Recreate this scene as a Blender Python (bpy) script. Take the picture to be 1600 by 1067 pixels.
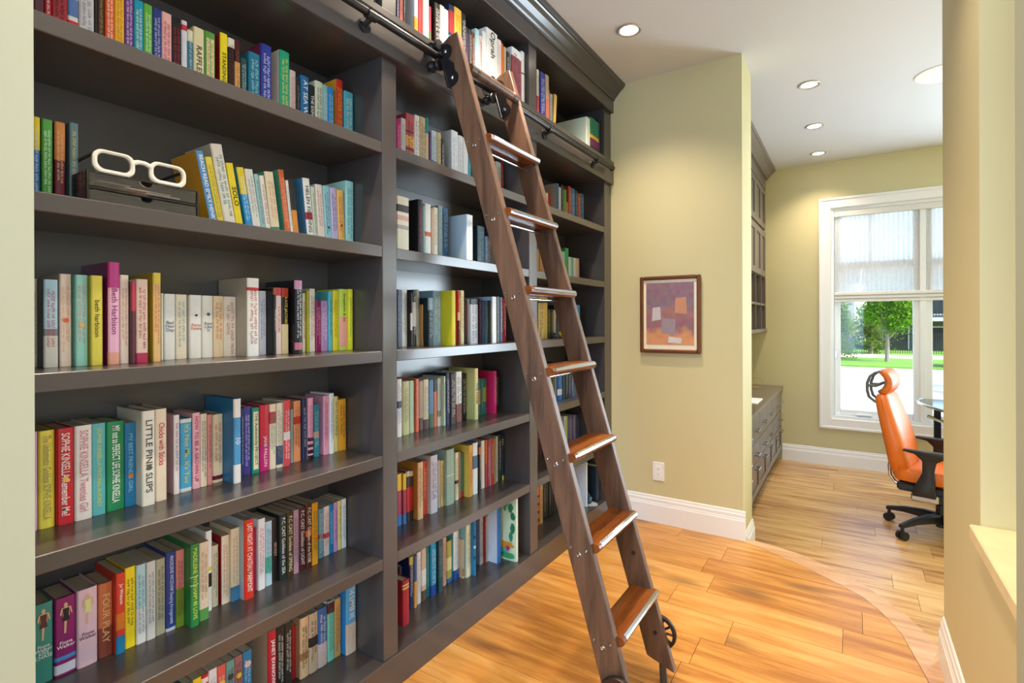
import bpy, bmesh, math, random
from math import sin, cos, pi, radians, sqrt, atan2, tan
from mathutils import Vector, Matrix

random.seed(7)
scene = bpy.context.scene
COL = scene.collection
for _o in list(bpy.data.objects):
    bpy.data.objects.remove(_o)

# ------------------------------------------------------------------ camera
cam_d = bpy.data.cameras.new('camera')
cam_d.sensor_fit = 'HORIZONTAL'
cam_d.sensor_width = 36.0
cam_d.lens = 812.0 / 1600.0 * 36.0
cam_d.shift_y = -31.0 / 1600.0
cam_d.clip_start = 0.02
cam_d.clip_end = 400
cam = bpy.data.objects.new('camera', cam_d)
COL.objects.link(cam)
cam.matrix_world = (Matrix.Translation((1.255, 0, 1.2)) @ Matrix.Rotation(radians(33.03), 4, 'Z')
                    @ Matrix.Rotation(radians(90), 4, 'X') @ Matrix.Rotation(radians(-0.18), 4, 'Z'))
scene.camera = cam

# ------------------------------------------------------------------ sky, sun, window light, added fill, exposure
world = bpy.data.worlds.new('sky_world')
scene.world = world
world.use_nodes = True
wn = world.node_tree.nodes
wl = world.node_tree.links
wn.clear()
w_out = wn.new('ShaderNodeOutputWorld')
w_bg = wn.new('ShaderNodeBackground')
w_sky = wn.new('ShaderNodeTexSky')
w_sky.sky_type = 'NISHITA'
w_sky.sun_disc = False
w_sky.sun_elevation = radians(42)
w_sky.sun_rotation = radians(100)
w_sky.air_density = 1.0
w_sky.dust_density = 2.0
w_bg.inputs['Strength'].default_value = 0.6
wl.new(w_sky.outputs[0], w_bg.inputs[0])
wl.new(w_bg.outputs[0], w_out.inputs[0])

def light(name, kind, loc, energy, color, rot=(0, 0, 0), **kw):
    d = bpy.data.lights.new(name, kind)
    d.energy = energy
    d.color = color
    for k_, v_ in kw.items():
        setattr(d, k_, v_)
    o = bpy.data.objects.new(name, d)
    COL.objects.link(o)
    o.location = loc
    o.rotation_euler = rot
    return o

# sun: high over the roof from the right, lights the street outside
sun = light('sun', 'SUN', (20, -10, 30), 6.0, (1.0, 0.95, 0.86), angle=radians(0.6))
sun.rotation_euler = Vector((-0.80, 0.38, -0.72)).to_track_quat('-Z', 'Y').to_euler()
# daylight through the window behind the camera, then two added fill lights
light('daylight_hall_window', 'AREA', (0.86, -2.66, 1.45), 85, (0.40, 0.65, 1.0),
      rot=(radians(90), 0, 0), shape='RECTANGLE', size=1.3, size_y=2.0)
light('study_fill_light', 'AREA', (3.35, 5.60, 1.25), 170, (0.70, 0.86, 1.0),
      rot=(radians(-90), 0, 0), shape='RECTANGLE', size=1.5, size_y=1.9)  # added fill in front of the solid far wall, brightens the study
light('side_fill_light', 'AREA', (4.52, -0.9, 1.40), 72, (0.74, 0.87, 1.0),
      rot=(0, radians(90), 0), shape='RECTANGLE', size=1.9, size_y=2.6)  # added frontal fill by the solid east wall, lights the book spines

scene.view_settings.view_transform = 'Standard'
scene.view_settings.look = 'None'
scene.view_settings.gamma = 1.0
scene.view_settings.use_curve_mapping = False
scene.view_settings.exposure = 0.15

WARM = (1.0, 0.83, 0.64)
CAN_HALL = 110.0
CAN_STUDY = 34.0

# ------------------------------------------------------------------ materials
def lin(h):
    if isinstance(h, (tuple, list)):
        return tuple(h)[:3] + (1.0,)
    if len(h) == 3:
        h = ''.join(c * 2 for c in h)
    out = []
    for i in (0, 2, 4):
        c = int(h[i:i + 2], 16) / 255.0
        out.append(c / 12.92 if c <= 0.04045 else ((c + 0.055) / 1.055) ** 2.4)
    return tuple(out) + (1.0,)

MC = {}
def mat(col, rough=0.5, metal=0.0, spec=0.5, noise=0.06, nscale=40.0, name=None, bump=0.0, coat=0.0):
    key = (str(col), rough, metal, spec, noise, nscale, bump, coat)
    if key in MC:
        return MC[key]
    m = bpy.data.materials.new(name or ('paint_' + str(col)))
    m.use_nodes = True
    nt = m.node_tree
    b = nt.nodes['Principled BSDF']
    c = lin(col)
    b.inputs['Roughness'].default_value = rough
    b.inputs['Metallic'].default_value = metal
    b.inputs['Specular IOR Level'].default_value = spec
    b.inputs['Coat Weight'].default_value = coat
    b.inputs['Coat Roughness'].default_value = 0.18
    if noise > 0:
        tc = nt.nodes.new('ShaderNodeTexCoord')
        n = nt.nodes.new('ShaderNodeTexNoise')
        n.inputs['Scale'].default_value = nscale
        n.inputs['Detail'].default_value = 2.0
        mx = nt.nodes.new('ShaderNodeMix')
        mx.data_type = 'RGBA'
        mx.inputs[6].default_value = tuple(x * (1 - noise) for x in c[:3]) + (1,)
        mx.inputs[7].default_value = tuple(min(1, x * (1 + noise)) for x in c[:3]) + (1,)
        nt.links.new(tc.outputs['Object'], n.inputs['Vector'])
        nt.links.new(n.outputs['Fac'], mx.inputs[0])
        nt.links.new(mx.outputs[2], b.inputs['Base Color'])
        if bump > 0:
            bp = nt.nodes.new('ShaderNodeBump')
            bp.inputs['Strength'].default_value = bump
            bp.inputs['Distance'].default_value = 0.002
            nt.links.new(n.outputs['Fac'], bp.inputs['Height'])
            nt.links.new(bp.outputs[0], b.inputs['Normal'])
    else:
        b.inputs['Base Color'].default_value = c
    MC[key] = m
    return m

def emit(col, strength, name):
    m = bpy.data.materials.new(name)
    m.use_nodes = True
    nt = m.node_tree
    nt.nodes.clear()
    o = nt.nodes.new('ShaderNodeOutputMaterial')
    e = nt.nodes.new('ShaderNodeEmission')
    e.inputs[0].default_value = lin(col)
    e.inputs[1].default_value = strength
    nt.links.new(e.outputs[0], o.inputs[0])
    return m

def wood(name, c_dark, c_mid, c_light, axis, rough, stretch=14.0, scale=1.0, vary=0.25, knots=0.0, coat=0.0):
    """plank / stile wood: grain runs along `axis`; every object gets its own tone and offset"""
    m = bpy.data.materials.new(name)
    m.use_nodes = True
    nt = m.node_tree
    L = nt.links.new
    N = nt.nodes.new
    b = nt.nodes['Principled BSDF']
    tc = N('ShaderNodeTexCoord')
    oi = N('ShaderNodeObjectInfo')
    off = N('ShaderNodeVectorMath'); off.operation = 'MULTIPLY_ADD'
    comb = N('ShaderNodeCombineXYZ')
    mul = N('ShaderNodeMath'); mul.operation = 'MULTIPLY'; mul.inputs[1].default_value = 57.0
    L(oi.outputs['Random'], mul.inputs[0])
    for i in range(3):
        L(mul.outputs[0], comb.inputs[i])
    add = N('ShaderNodeVectorMath'); add.operation = 'ADD'
    L(tc.outputs['Object'], add.inputs[0]); L(comb.outputs[0], add.inputs[1])
    mp = N('ShaderNodeMapping')
    sc = [stretch * scale] * 3
    sc[axis] = scale
    mp.inputs['Scale'].default_value = sc
    L(add.outputs[0], mp.inputs['Vector'])
    n1 = N('ShaderNodeTexNoise'); n1.inputs['Scale'].default_value = 1.6; n1.inputs['Detail'].default_value = 6; n1.inputs['Distortion'].default_value = 0.6
    n2 = N('ShaderNodeTexNoise'); n2.inputs['Scale'].default_value = 9.0; n2.inputs['Detail'].default_value = 5
    L(mp.outputs[0], n1.inputs['Vector']); L(mp.outputs[0], n2.inputs['Vector'])
    mixn = N('ShaderNodeMath'); mixn.operation = 'MULTIPLY_ADD'; mixn.inputs[1].default_value = 0.35
    L(n2.outputs['Fac'], mixn.inputs[0]); L(n1.outputs['Fac'], mixn.inputs[2])
    rnd = N('ShaderNodeMath'); rnd.operation = 'MULTIPLY_ADD'; rnd.inputs[1].default_value = vary; rnd.inputs[2].default_value = -0.5 * vary - 0.17
    L(oi.outputs['Random'], rnd.inputs[0])
    tot = N('ShaderNodeMath'); tot.operation = 'ADD'
    L(mixn.outputs[0], tot.inputs[0]); L(rnd.outputs[0], tot.inputs[1])
    cr = N('ShaderNodeValToRGB')
    e = cr.color_ramp.elements
    e[0].position = 0.28; e[0].color = lin(c_dark)
    e[1].position = 0.74; e[1].color = lin(c_light)
    k = e.new(0.5); k.color = lin(c_mid)
    L(tot.outputs[0], cr.inputs['Fac'])
    src = cr.outputs[0]
    if knots > 0:
        mp2 = N('ShaderNodeMapping')
        s2 = [9.0] * 3
        s2[axis] = 3.2
        mp2.inputs['Scale'].default_value = s2
        L(add.outputs[0], mp2.inputs['Vector'])
        vo = N('ShaderNodeTexVoronoi'); vo.inputs['Scale'].default_value = 0.55; vo.inputs['Randomness'].default_value = 1.0
        dist = N('ShaderNodeVectorMath'); dist.operation = 'ADD'
        sub = N('ShaderNodeVectorMath'); sub.operation = 'SCALE'; sub.inputs['Scale'].default_value = 0.5
        L(n1.outputs['Color'], sub.inputs[0]); L(mp2.outputs[0], dist.inputs[0]); L(sub.outputs[0], dist.inputs[1])
        L(dist.outputs[0], vo.inputs['Vector'])
        kr = N('ShaderNodeValToRGB')
        kr.color_ramp.elements[0].position = 0.05; kr.color_ramp.elements[0].color = (1, 1, 1, 1)
        kr.color_ramp.elements[1].position = 0.24; kr.color_ramp.elements[1].color = (0, 0, 0, 1)
        L(vo.outputs['Distance'], kr.inputs['Fac'])
        kf = N('ShaderNodeMath'); kf.operation = 'MULTIPLY'; kf.inputs[1].default_value = knots
        L(kr.outputs[0], kf.inputs[0])
        mk = N('ShaderNodeMix'); mk.data_type = 'RGBA'
        mk.inputs[7].default_value = lin('4a2c1c')
        L(kf.outputs[0], mk.inputs[0]); L(src, mk.inputs[6])
        src = mk.outputs[2]
    L(src, b.inputs['Base Color'])
    b.inputs['Roughness'].default_value = rough
    b.inputs['Coat Weight'].default_value = coat
    b.inputs['Coat Roughness'].default_value = 0.15
    bp = N('ShaderNodeBump'); bp.inputs['Strength'].default_value = 0.12; bp.inputs['Distance'].default_value = 0.002
    L(n2.outputs['Fac'], bp.inputs['Height']); L(bp.outputs[0], b.inputs['Normal'])
    return m

M_CASE = mat('423d3c', 0.30, coat=0.35, spec=0.6, noise=0.03, nscale=6, name='bookcase_paint')
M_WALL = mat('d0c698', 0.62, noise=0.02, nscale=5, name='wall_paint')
M_WALL_DIM = mat('a6a993', 0.62, noise=0.02, nscale=5, name='wall_paint_dimmed')  # same wall paint, darkened to offset strong light on the near walls
M_CEIL = mat('d6d7da', 0.8, noise=0.015, nscale=4, name='ceiling_paint')
M_TRIM = mat('f2f0ee', 0.35, noise=0.01, name='trim_paint')
M_BLACK = mat('16161a', 0.35, noise=0.0, name='black_metal')
M_BLACKP = mat('1b1b1e', 0.45, noise=0.05, name='black_plastic')
M_CHROME = mat('d8dade', 0.12, metal=1.0, noise=0.0, name='chrome')
M_STEEL = mat('b8babe', 0.2, metal=1.0, noise=0.0, name='steel')
M_PAGE = mat('cdbfa2', 0.8, noise=0.12, nscale=300, name='book_pages')
M_FLOOR = wood('oak_floor', 'a86a2c', 'c88a40', 'd8a25c', 0, 0.32, stretch=9, scale=1.3, vary=0.22, knots=0.6)
M_FLOORL = wood('oak_floor_study', 'a27242', 'cfa268', 'deb984', 0, 0.30, stretch=9, scale=1.3, vary=0.22, knots=0.5)
M_NOSE = wood('oak_nosing', 'b08058', 'cc9c70', 'd8b088', 0, 0.36, stretch=9, scale=1.3, vary=0.1)
M_LADDER = wood('ladder_alder', '3e2d22', '5e4433', '745642', 2, 0.42, stretch=10, scale=1.5, vary=0.1)
M_TREAD = wood('ladder_tread_wood', '52290f', '743e16', '864c1e', 1, 0.26, stretch=10, scale=1.5, vary=0.1)

# ------------------------------------------------------------------ mesh helpers
def obj(name, verts, faces, m, parent=None, smooth=False, mats=None, mi=None):
    me = bpy.data.meshes.new(name)
    me.from_pydata([tuple(v) for v in verts], [], faces)
    if mats:
        for x in mats:
            me.materials.append(x)
        if mi:
            me.polygons.foreach_set('material_index', mi)
    else:
        me.materials.append(m)
    if smooth:
        me.polygons.foreach_set('use_smooth', [True] * len(me.polygons))
    me.update()
    o = bpy.data.objects.new(name, me)
    COL.objects.link(o)
    if parent:
        o.parent = parent
    return o

def wobj(name, bm, m, parent=None, smooth=False):
    """bmesh given in world coordinates -> object; child verts become relative to its root chain"""
    off = Vector((0, 0, 0))
    p = parent
    while p:
        off += Vector(p.location)
        p = p.parent
    bmesh.ops.recalc_face_normals(bm, faces=bm.faces)
    if off.length > 0:
        bmesh.ops.translate(bm, verts=bm.verts, vec=-off)
    me = bpy.data.meshes.new(name)
    bm.to_mesh(me)
    bm.free()
    me.materials.append(m)
    if smooth:
        me.polygons.foreach_set('use_smooth', [True] * len(me.polygons))
        try:
            me.set_sharp_from_angle(angle=radians(40))
        except Exception:
            pass
    o = bpy.data.objects.new(name, me)
    COL.objects.link(o)
    if parent:
        o.parent = parent
    return o

BOXF = [(0, 3, 2, 1), (4, 5, 6, 7), (0, 1, 5, 4), (1, 2, 6, 5), (2, 3, 7, 6), (3, 0, 4, 7)]
def bbox(bm, x0, x1, y0, y1, z0, z1, bevel=0.0):
    vs = [bm.verts.new(p) for p in ((x0, y0, z0), (x1, y0, z0), (x1, y1, z0), (x0, y1, z0),
                                    (x0, y0, z1), (x1, y0, z1), (x1, y1, z1), (x0, y1, z1))]
    fs = [bm.faces.new([vs[i] for i in f]) for f in BOXF]
    if bevel > 0:
        es = list({e for f in fs for e in f.edges})
        bmesh.ops.bevel(bm, geom=es, offset=bevel, segments=1, affect='EDGES')

def box(name, x0, x1, y0, y1, z0, z1, m, parent=None, bevel=0.0):
    bm = bmesh.new()
    bbox(bm, x0, x1, y0, y1, z0, z1, bevel)
    return wobj(name, bm, m, parent)

def bprism(bm, pts, axis, a0, a1):
    """polygon pts (2-D) extruded along axis from a0 to a1. axis 0: pts=(y,z); 1: (x,z); 2: (x,y)"""
    def p3(p, a):
        return {0: (a, p[0], p[1]), 1: (p[0], a, p[1]), 2: (p[0], p[1], a)}[axis]
    A = [bm.verts.new(p3(p, a0)) for p in pts]
    B = [bm.verts.new(p3(p, a1)) for p in pts]
    n = len(pts)
    fs = [bm.faces.new(A), bm.faces.new(B[::-1])]
    for i in range(n):
        fs.append(bm.faces.new((A[i], B[i], B[(i + 1) % n], A[(i + 1) % n])))
    return fs

def prism(name, pts, axis, a0, a1, m, parent=None, bevel=0.0, smooth=False):
    bm = bmesh.new()
    bprism(bm, pts, axis, a0, a1)
    if bevel > 0:
        bmesh.ops.recalc_face_normals(bm, faces=bm.faces)
        bmesh.ops.bevel(bm, geom=list(bm.edges), offset=bevel, segments=2 if smooth else 1, affect='EDGES')
    return wobj(name, bm, m, parent, smooth)

def bcyl(bm, p0, p1, r0, r1=None, n=16, caps=True):
    p0 = Vector(p0); p1 = Vector(p1)
    r1 = r0 if r1 is None else r1
    d = (p1 - p0).normalized()
    a = d.orthogonal().normalized()
    b = d.cross(a)
    A = [bm.verts.new(p0 + (a * cos(2 * pi * i / n) + b * sin(2 * pi * i / n)) * r0) for i in range(n)]
    B = [bm.verts.new(p1 + (a * cos(2 * pi * i / n) + b * sin(2 * pi * i / n)) * r1) for i in range(n)]
    for i in range(n):
        bm.faces.new((A[i], A[(i + 1) % n], B[(i + 1) % n], B[i]))
    if caps:
        bm.faces.new(A[::-1])
        bm.faces.new(B)

def cyl(name, p0, p1, r0, m, parent=None, r1=None, n=16):
    bm = bmesh.new()
    bcyl(bm, p0, p1, r0, r1, n)
    return wobj(name, bm, m, parent, True)

def btube(bm, pts, r, n=8, closed=False):
    """round tube along a polyline; r number or list"""
    pts = [Vector(p) for p in pts]
    N = len(pts)
    rings = []
    up = None
    for i, p in enumerate(pts):
        if closed:
            t = (pts[(i + 1) % N] - pts[i - 1]).normalized()
        else:
            t = (pts[min(i + 1, N - 1)] - pts[max(i - 1, 0)]).normalized()
        if up is None:
            up = t.orthogonal().normalized()
        up = (up - t * up.dot(t)).normalized()
        s = t.cross(up)
        rr = r[i] if isinstance(r, (list, tuple)) else r
        rings.append([bm.verts.new(p + (up * cos(2 * pi * k / n) + s * sin(2 * pi * k / n)) * rr) for k in range(n)])
    for i in range(N if closed else N - 1):
        A = rings[i]; B = rings[(i + 1) % N]
        for k in range(n):
            bm.faces.new((A[k], A[(k + 1) % n], B[(k + 1) % n], B[k]))
    if not closed:
        bm.faces.new(rings[0][::-1]); bm.faces.new(rings[-1])

def tube(name, pts, r, m, parent=None, n=8, closed=False):
    bm = bmesh.new()
    btube(bm, pts, r, n, closed)
    return wobj(name, bm, m, parent, True)

def blathe(bm, prof, c, axis=2, n=24, caps=True):
    """prof list of (radius, height) about axis through c"""
    rings = []
    for r, h in prof:
        ring = []
        for i in range(n):
            a = 2 * pi * i / n
            if axis == 2:
                p = (c[0] + r * cos(a), c[1] + r * sin(a), c[2] + h)
            elif axis == 1:
                p = (c[0] + r * cos(a), c[1] + h, c[2] + r * sin(a))
            else:
                p = (c[0] + h, c[1] + r * cos(a), c[2] + r * sin(a))
            ring.append(bm.verts.new(p))
        rings.append(ring)
    for A, B in zip(rings, rings[1:]):
        for i in range(n):
            bm.faces.new((A[i], A[(i + 1) % n], B[(i + 1) % n], B[i]))
    if caps and prof[0][0] > 1e-5:
        bm.faces.new(rings[0][::-1])
    if caps and prof[-1][0] > 1e-5:
        bm.faces.new(rings[-1])

def lathe(name, prof, c, m, parent=None, axis=2, n=24):
    bm = bmesh.new()
    blathe(bm, prof, c, axis, n)
    bmesh.ops.remove_doubles(bm, verts=bm.verts, dist=1e-6)
    return wobj(name, bm, m, parent, True)

def empty(name, loc, rz=0.0):
    o = bpy.data.objects.new(name, None)
    o.empty_display_size = 0.05
    COL.objects.link(o)
    o.location = loc
    o.rotation_euler = (0, 0, rz)
    return o

def tag(o, label, cat, group=None):
    o['label'] = label
    o['category'] = cat
    if group:
        o['group'] = group
    return o

def struct(o):
    o['kind'] = 'structure'
    return o

def thing(name, label, cat, loc, group=None, rz=0.0):
    return tag(empty(name, loc, rz), label, cat, group)

def copy_tree(o, parent=None):
    c = o.copy()
    COL.objects.link(c)
    c.parent = parent
    for ch in list(o.children):
        copy_tree(ch, c)
    return c

# ================================================================== STRUCTURE
ZC = 2.667          # ceiling
ZL = -0.133         # study floor, one step down
YE = 3.075          # wall with the painting
YF = 5.62           # far wall with the window

ceiling = struct(box('ceiling', -0.5, 4.7, -2.9, 5.8, ZC, ZC + 0.12, M_CEIL))

# --- floors: slab with one object per plank
# step nosing curve (outer lip, inner joint)
NOUT = [(0.764, 3.112), (0.884, 3.090), (1.051, 3.040), (1.193, 2.952), (1.291, 2.862), (1.363, 2.770), (1.448, 2.644), (1.492, 2.544), (1.527, 2.440), (1.53, 2.0)]
NIN = [(0.720, 3.075), (0.850, 3.020), (0.987, 2.945), (1.100, 2.875), (1.215, 2.790), (1.299, 2.717), (1.357, 2.622), (1.416, 2.484), (1.463, 2.239), (1.50, 2.0)]

def clip(poly, a, b):
    """keep the part of poly left of a->b"""
    out = []
    def side(p):
        return (b[0] - a[0]) * (p[1] - a[1]) - (b[1] - a[1]) * (p[0] - a[0])
    for i in range(len(poly)):
        p, q = poly[i], poly[(i + 1) % len(poly)]
        sp, sq = side(p), side(q)
        if sp >= 0:
            out.append(p)
        if sp * sq < 0:
            t = sp / (sp - sq)
            out.append((p[0] + t * (q[0] - p[0]), p[1] + t * (q[1] - p[1])))
    return out

floor = struct(box('floor', -0.3, 1.53, -2.9, 2.2, -0.13, -0.012, M_FLOOR))
def upper_region(poly):
    # region bounded on the far right by the inner nosing curve, on the far side by the end wall
    pts = NIN
    for a, b in zip(pts, pts[1:]):
        poly = clip(poly, b, a)
        if len(poly) < 3:
            return []
    return poly
rng = random.Random(3)
y = -0.28
PW = 0.1785
splits = {}
row_i = 0
while y < 3.07:
    y1 = min(y + PW, 3.07)
    xs = [0.0]
    x = rng.uniform(0.35, 0.95)
    while x < 1.45:
        xs.append(x)
        x += rng.uniform(0.55, 1.1)
    xs.append(1.53)
    for a, b in zip(xs, xs[1:]):
        g = 0.0008
        poly = [(a + g, y + g), (b - g, y + g), (b - g, y1 - g), (a + g, y1 - g)]
        if y1 > 2.2:
            lo = [(0.0, -1), (0.764, -1)]
            if b > 0.5:
                poly = upper_region(poly)
        if len(poly) >= 3:
            cx = sum(p[0] for p in poly) / len(poly); cy = sum(p[1] for p in poly) / len(poly)
            bm = bmesh.new()
            bprism(bm, poly, 2, -0.014, rng.uniform(-0.0006, 0.0))
            bmesh.ops.remove_doubles(bm, verts=bm.verts, dist=1e-5)
            pl = wobj('plank', bm, M_FLOOR, floor)
    y = y1

nose = empty('step_nosing', (1.2, 2.8, 0)); nose.parent = floor
seg = len(NOUT) - 1
for i in range(0, seg, 2):
    j = min(i + 2, seg)
    poly = NIN[i:j + 1] + NOUT[i:j + 1][::-1]
    bm = bmesh.new()
    # inset the inner joint by a hair so the joint shows as a dark line
    bprism(bm, [(p[0] + (0.0015 if k <= j - i else 0), p[1] + (0.0015 if k <= j - i else 0)) for k, p in enumerate(poly)], 2, -0.03, 0.0)
    wobj('nosing_board', bm, M_NOSE, nose)
bm = bmesh.new()
bprism(bm, [(p[0] - 0.02, p[1] - 0.02) for p in NOUT] + [(1.0, 2.3)], 2, ZL, -0.03)
wobj('riser', bm, M_TRIM, nose)

floor2 = struct(box('floor_study', 0.0, 4.6, 2.25, YF, ZL - 0.12, ZL - 0.012, M_FLOORL))
y = 2.3
while y < YF - 0.02:
    y1 = min(y + PW, YF - 0.005)
    xs = [0.66]
    x = 0.66 + rng.uniform(0.3, 1.1)
    while x < 3.3:
        xs.append(x)
        x += rng.uniform(0.5, 1.3)
    xs.append(3.6)
    for a, b in zip(xs, xs[1:]):
        if y < 2.42 and a < 1.5:
            a = 1.5
        if b - a < 0.05:
            continue
        box('plank', a + 0.0008, b - 0.0008, y + 0.0008, y1 - 0.0008, ZL - 0.013, ZL + rng.uniform(-0.0006, 0), M_FLOORL, floor2)
    y = y1

# --- walls
struct(box('wall_left', 0.006, 0.10, -2.9, 0.2963, 0, ZC, M_WALL_DIM))
struct(box('wall_end', -0.36, 0.762, YE, 3.385, ZL, ZC, M_WALL))
struct(box('wall_case_back', -0.36, -0.295, -0.2, YE, 0, ZC, M_WALL))
struct(box('wall_study_left', -0.02, 0.10, 3.385, YF, ZL, ZC, M_WALL))
# right: pier near camera, half wall with ledge, full-height column
struct(box('wall_right_pier', 1.50, 1.80, 0.85, 1.252, 0, ZC, M_WALL_DIM))
struct(box('wall_right_half', 1.53, 1.75, 1.252, 1.743, 0, 0.648, M_WALL))
struct(box('wall_right', 1.53, 1.75, 1.743, 2.357, ZL, ZC, M_WALL))
struct(box('wall_east', 4.6, 4.72, -2.9, YF + 0.16, ZL, ZC, M_WALL))
# hall end wall behind the camera, with a tall window opening
bw = struct(empty('wall_behind', (0.86, -2.7, 0)))
bm = bmesh.new()
bbox(bm, -0.4, 0.16, -2.75, -2.63, 0, ZC); bbox(bm, 1.56, 4.7, -2.75, -2.63, 0, ZC)
bbox(bm, 0.16, 1.56, -2.75, -2.63, 0, 0.42); bbox(bm, 0.16, 1.56, -2.75, -2.63, 2.48, ZC)
wobj('wall_panels', bm, M_WALL, bw)
# side room floor
struct(box('floor_side_room', 1.75, 4.6, -2.9, 2.25, -0.12, 0.0, M_FLOORL))
struct(box('wall_side_room', 1.75, 4.6, 2.25, 2.357, ZL, ZC, M_WALL))

# far wall with window openings: (x0,x1,z0,z1)
WX0, WX1, WZ0, WZ1 = 1.105, 2.30, 0.30, 2.235
struct(box('wall_far', -0.02, WX0, YF, YF + 0.16, ZL - .4, ZC, M_WALL))
struct(box('wall_far_sill', WX0, WX1, YF, YF + 0.16, ZL - .4, WZ0, M_WALL))
struct(box('wall_far_head', WX0, WX1, YF, YF + 0.16, WZ1, ZC, M_WALL))
struct(box('wall_far_right', WX1, 4.7, YF, YF + 0.16, ZL - .4, ZC, M_WALL))

# --- baseboards with a stepped profile
def board_profile(h):
    return [(0, 0), (0.016, 0), (0.016, h * 0.66), (0.013, h * 0.69), (0.013, h * 0.72), (0.0105, h * 0.76), (0.0105, h * 0.86), (0.007, h * 0.90), (0.006, h * 0.97), (0.003, h), (0, h)]
pr = board_profile(0.159)
struct(prism('baseboard_end', [(YE - p[0], p[1]) for p in pr], 0, 0.012, 0.775, M_TRIM))
pl_ = board_profile(0.155)
struct(prism('baseboard_end_return', [(0.762 + p[0], ZL + p[1]) for p in pl_], 1, 3.118, 3.385, M_TRIM))
struct(prism('baseboard_far', [(YF - p[0], ZL + p[1]) for p in pl_], 0, 0.705, 4.6, M_TRIM))
struct(prism('baseboard_right', [(1.53 - p[0], p[1]) for p in pr], 1, 1.252, 2.357, M_TRIM))
# ledge on the half wall
M_LEDGE = mat('e2cfa2', 0.45, noise=0.1, nscale=18, name='ledge_stone')
struct(box('trim_ledge', 1.508, 1.77, 1.252, 1.7425, 0.648, 0.682, M_LEDGE, bevel=0.003))

# --- window in far wall
win = struct(empty('window_1', (1.7, YF, WZ0)))
CW = 0.078
def casing(x0, x1, z0, z1, nm):
    return box(nm, x0, x1, YF - 0.022, YF, z0, z1, M_TRIM, win, bevel=0.004)
casing(WX0 - CW, WX0 + 0.004, WZ0 - CW, WZ1 + CW, 'casing')
casing(WX0 + 0.004, WX1, WZ1 - 0.004, WZ1 + CW, 'casing')
casing(WX0 + 0.004, WX1, WZ0 - CW, WZ0 + 0.004, 'casing')
casing(WX1, WX1 + CW, WZ0 - CW, WZ1 + CW, 'casing')
box('casing_bead', WX0 - CW - 0.012, WX0 - CW + 0.010, YF - 0.030, YF, WZ0 - CW - 0.012, WZ1 + CW + 0.012, M_TRIM, win, bevel=0.003)
box('casing_bead', WX0 - CW + 0.010, WX1, YF - 0.030, YF, WZ1 + CW - 0.010, WZ1 + CW + 0.012, M_TRIM, win, bevel=0.003)
box('casing_bead', WX0 - CW + 0.010, WX1, YF - 0.030, YF, WZ0 - CW - 0.012, WZ0 - CW + 0.010, M_TRIM, win, bevel=0.003)
M_VINYL = mat('eef0f2', 0.3, noise=0.0, name='window_vinyl')
JY0, JY1 = YF + 0.05, YF + 0.12
box('jamb', WX0, WX0 + 0.028, YF, YF + 0.15, WZ0, WZ1, M_VINYL, win)
box('sill', WX0 + 0.028, WX1, YF, YF + 0.15, WZ0, WZ0 + 0.03, M_VINYL, win)
box('head', WX0 + 0.028, WX1, YF, YF + 0.15, WZ1 - 0.03, WZ1, M_VINYL, win)
box('sash_stile', WX0 + 0.028, WX0 + 0.078, JY0, JY1, WZ0 + 0.03, WZ1 - 0.03, M_VINYL, win, bevel=0.004)
box('sash_rail', WX0 + 0.078, 1.715, JY0, JY1, WZ0 + 0.03, WZ0 + 0.085, M_VINYL, win, bevel=0.004)
box('mullion', 1.715, 1.845, JY0 - 0.02, JY1, WZ0 + 0.03, WZ1 - 0.03, M_VINYL, win, bevel=0.006)
box('mullion_bead', 1.758, 1.80, JY0 - 0.034, JY0 - 0.02, WZ0 + 0.03, WZ1 - 0.03, M_VINYL, win, bevel=0.003)
box('sash_rail', 1.845, WX1, JY0, JY1, WZ0 + 0.03, WZ0 + 0.085, M_VINYL, win, bevel=0.004)
box('transom_bar', WX0 + 0.078, 1.715, JY0, JY1, 1.66, 1.735, M_VINYL, win, bevel=0.004)
box('transom_bar', 1.845, WX1, JY0, JY1, 1.66, 1.735, M_VINYL, win, bevel=0.004)
box('upper_muntin', 1.395, 1.425, JY0 + 0.01, JY1 - 0.01, 1.735, WZ1 - 0.03, M_VINYL, win)
def glass_mat():
    m = bpy.data.materials.new('window_glass')
    m.use_nodes = True
    nt = m.node_tree
    nt.nodes.clear()
    o = nt.nodes.new('ShaderNodeOutputMaterial')
    t = nt.nodes.new('ShaderNodeBsdfTransparent')
    t.inputs[0].default_value = (0.94, 0.97, 0.97, 1)
    g = nt.nodes.new('ShaderNodeBsdfGlossy')
    g.inputs['Roughness'].default_value = 0.02
    mx = nt.nodes.new('ShaderNodeMixShader')
    mx.inputs[0].default_value = 0.012
    nt.links.new(t.outputs[0], mx.inputs[1]); nt.links.new(g.outputs[0], mx.inputs[2])
    nt.links.new(mx.outputs[0], o.inputs[0])
    return m
M_GLASS = glass_mat()
box('pane', WX0 + 0.074, 1.719, JY0 + 0.03, JY0 + 0.036, WZ0 + 0.08, 1.664, M_GLASS, win)
box('pane', 1.841, WX1, JY0 + 0.03, JY0 + 0.036, WZ0 + 0.08, 1.664, M_GLASS, win)
box('pane', WX0 + 0.074, 1.719, JY0 + 0.03, JY0 + 0.036, 1.73, WZ1 - 0.03, M_GLASS, win)
box('pane', 1.841, WX1, JY0 + 0.03, JY0 + 0.036, 1.73, WZ1 - 0.03, M_GLASS, win)
box('sash_latch', WX0 + 0.034, WX0 + 0.046, JY0 - 0.012, JY0, 0.86, 0.92, M_STEEL, win)
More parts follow.
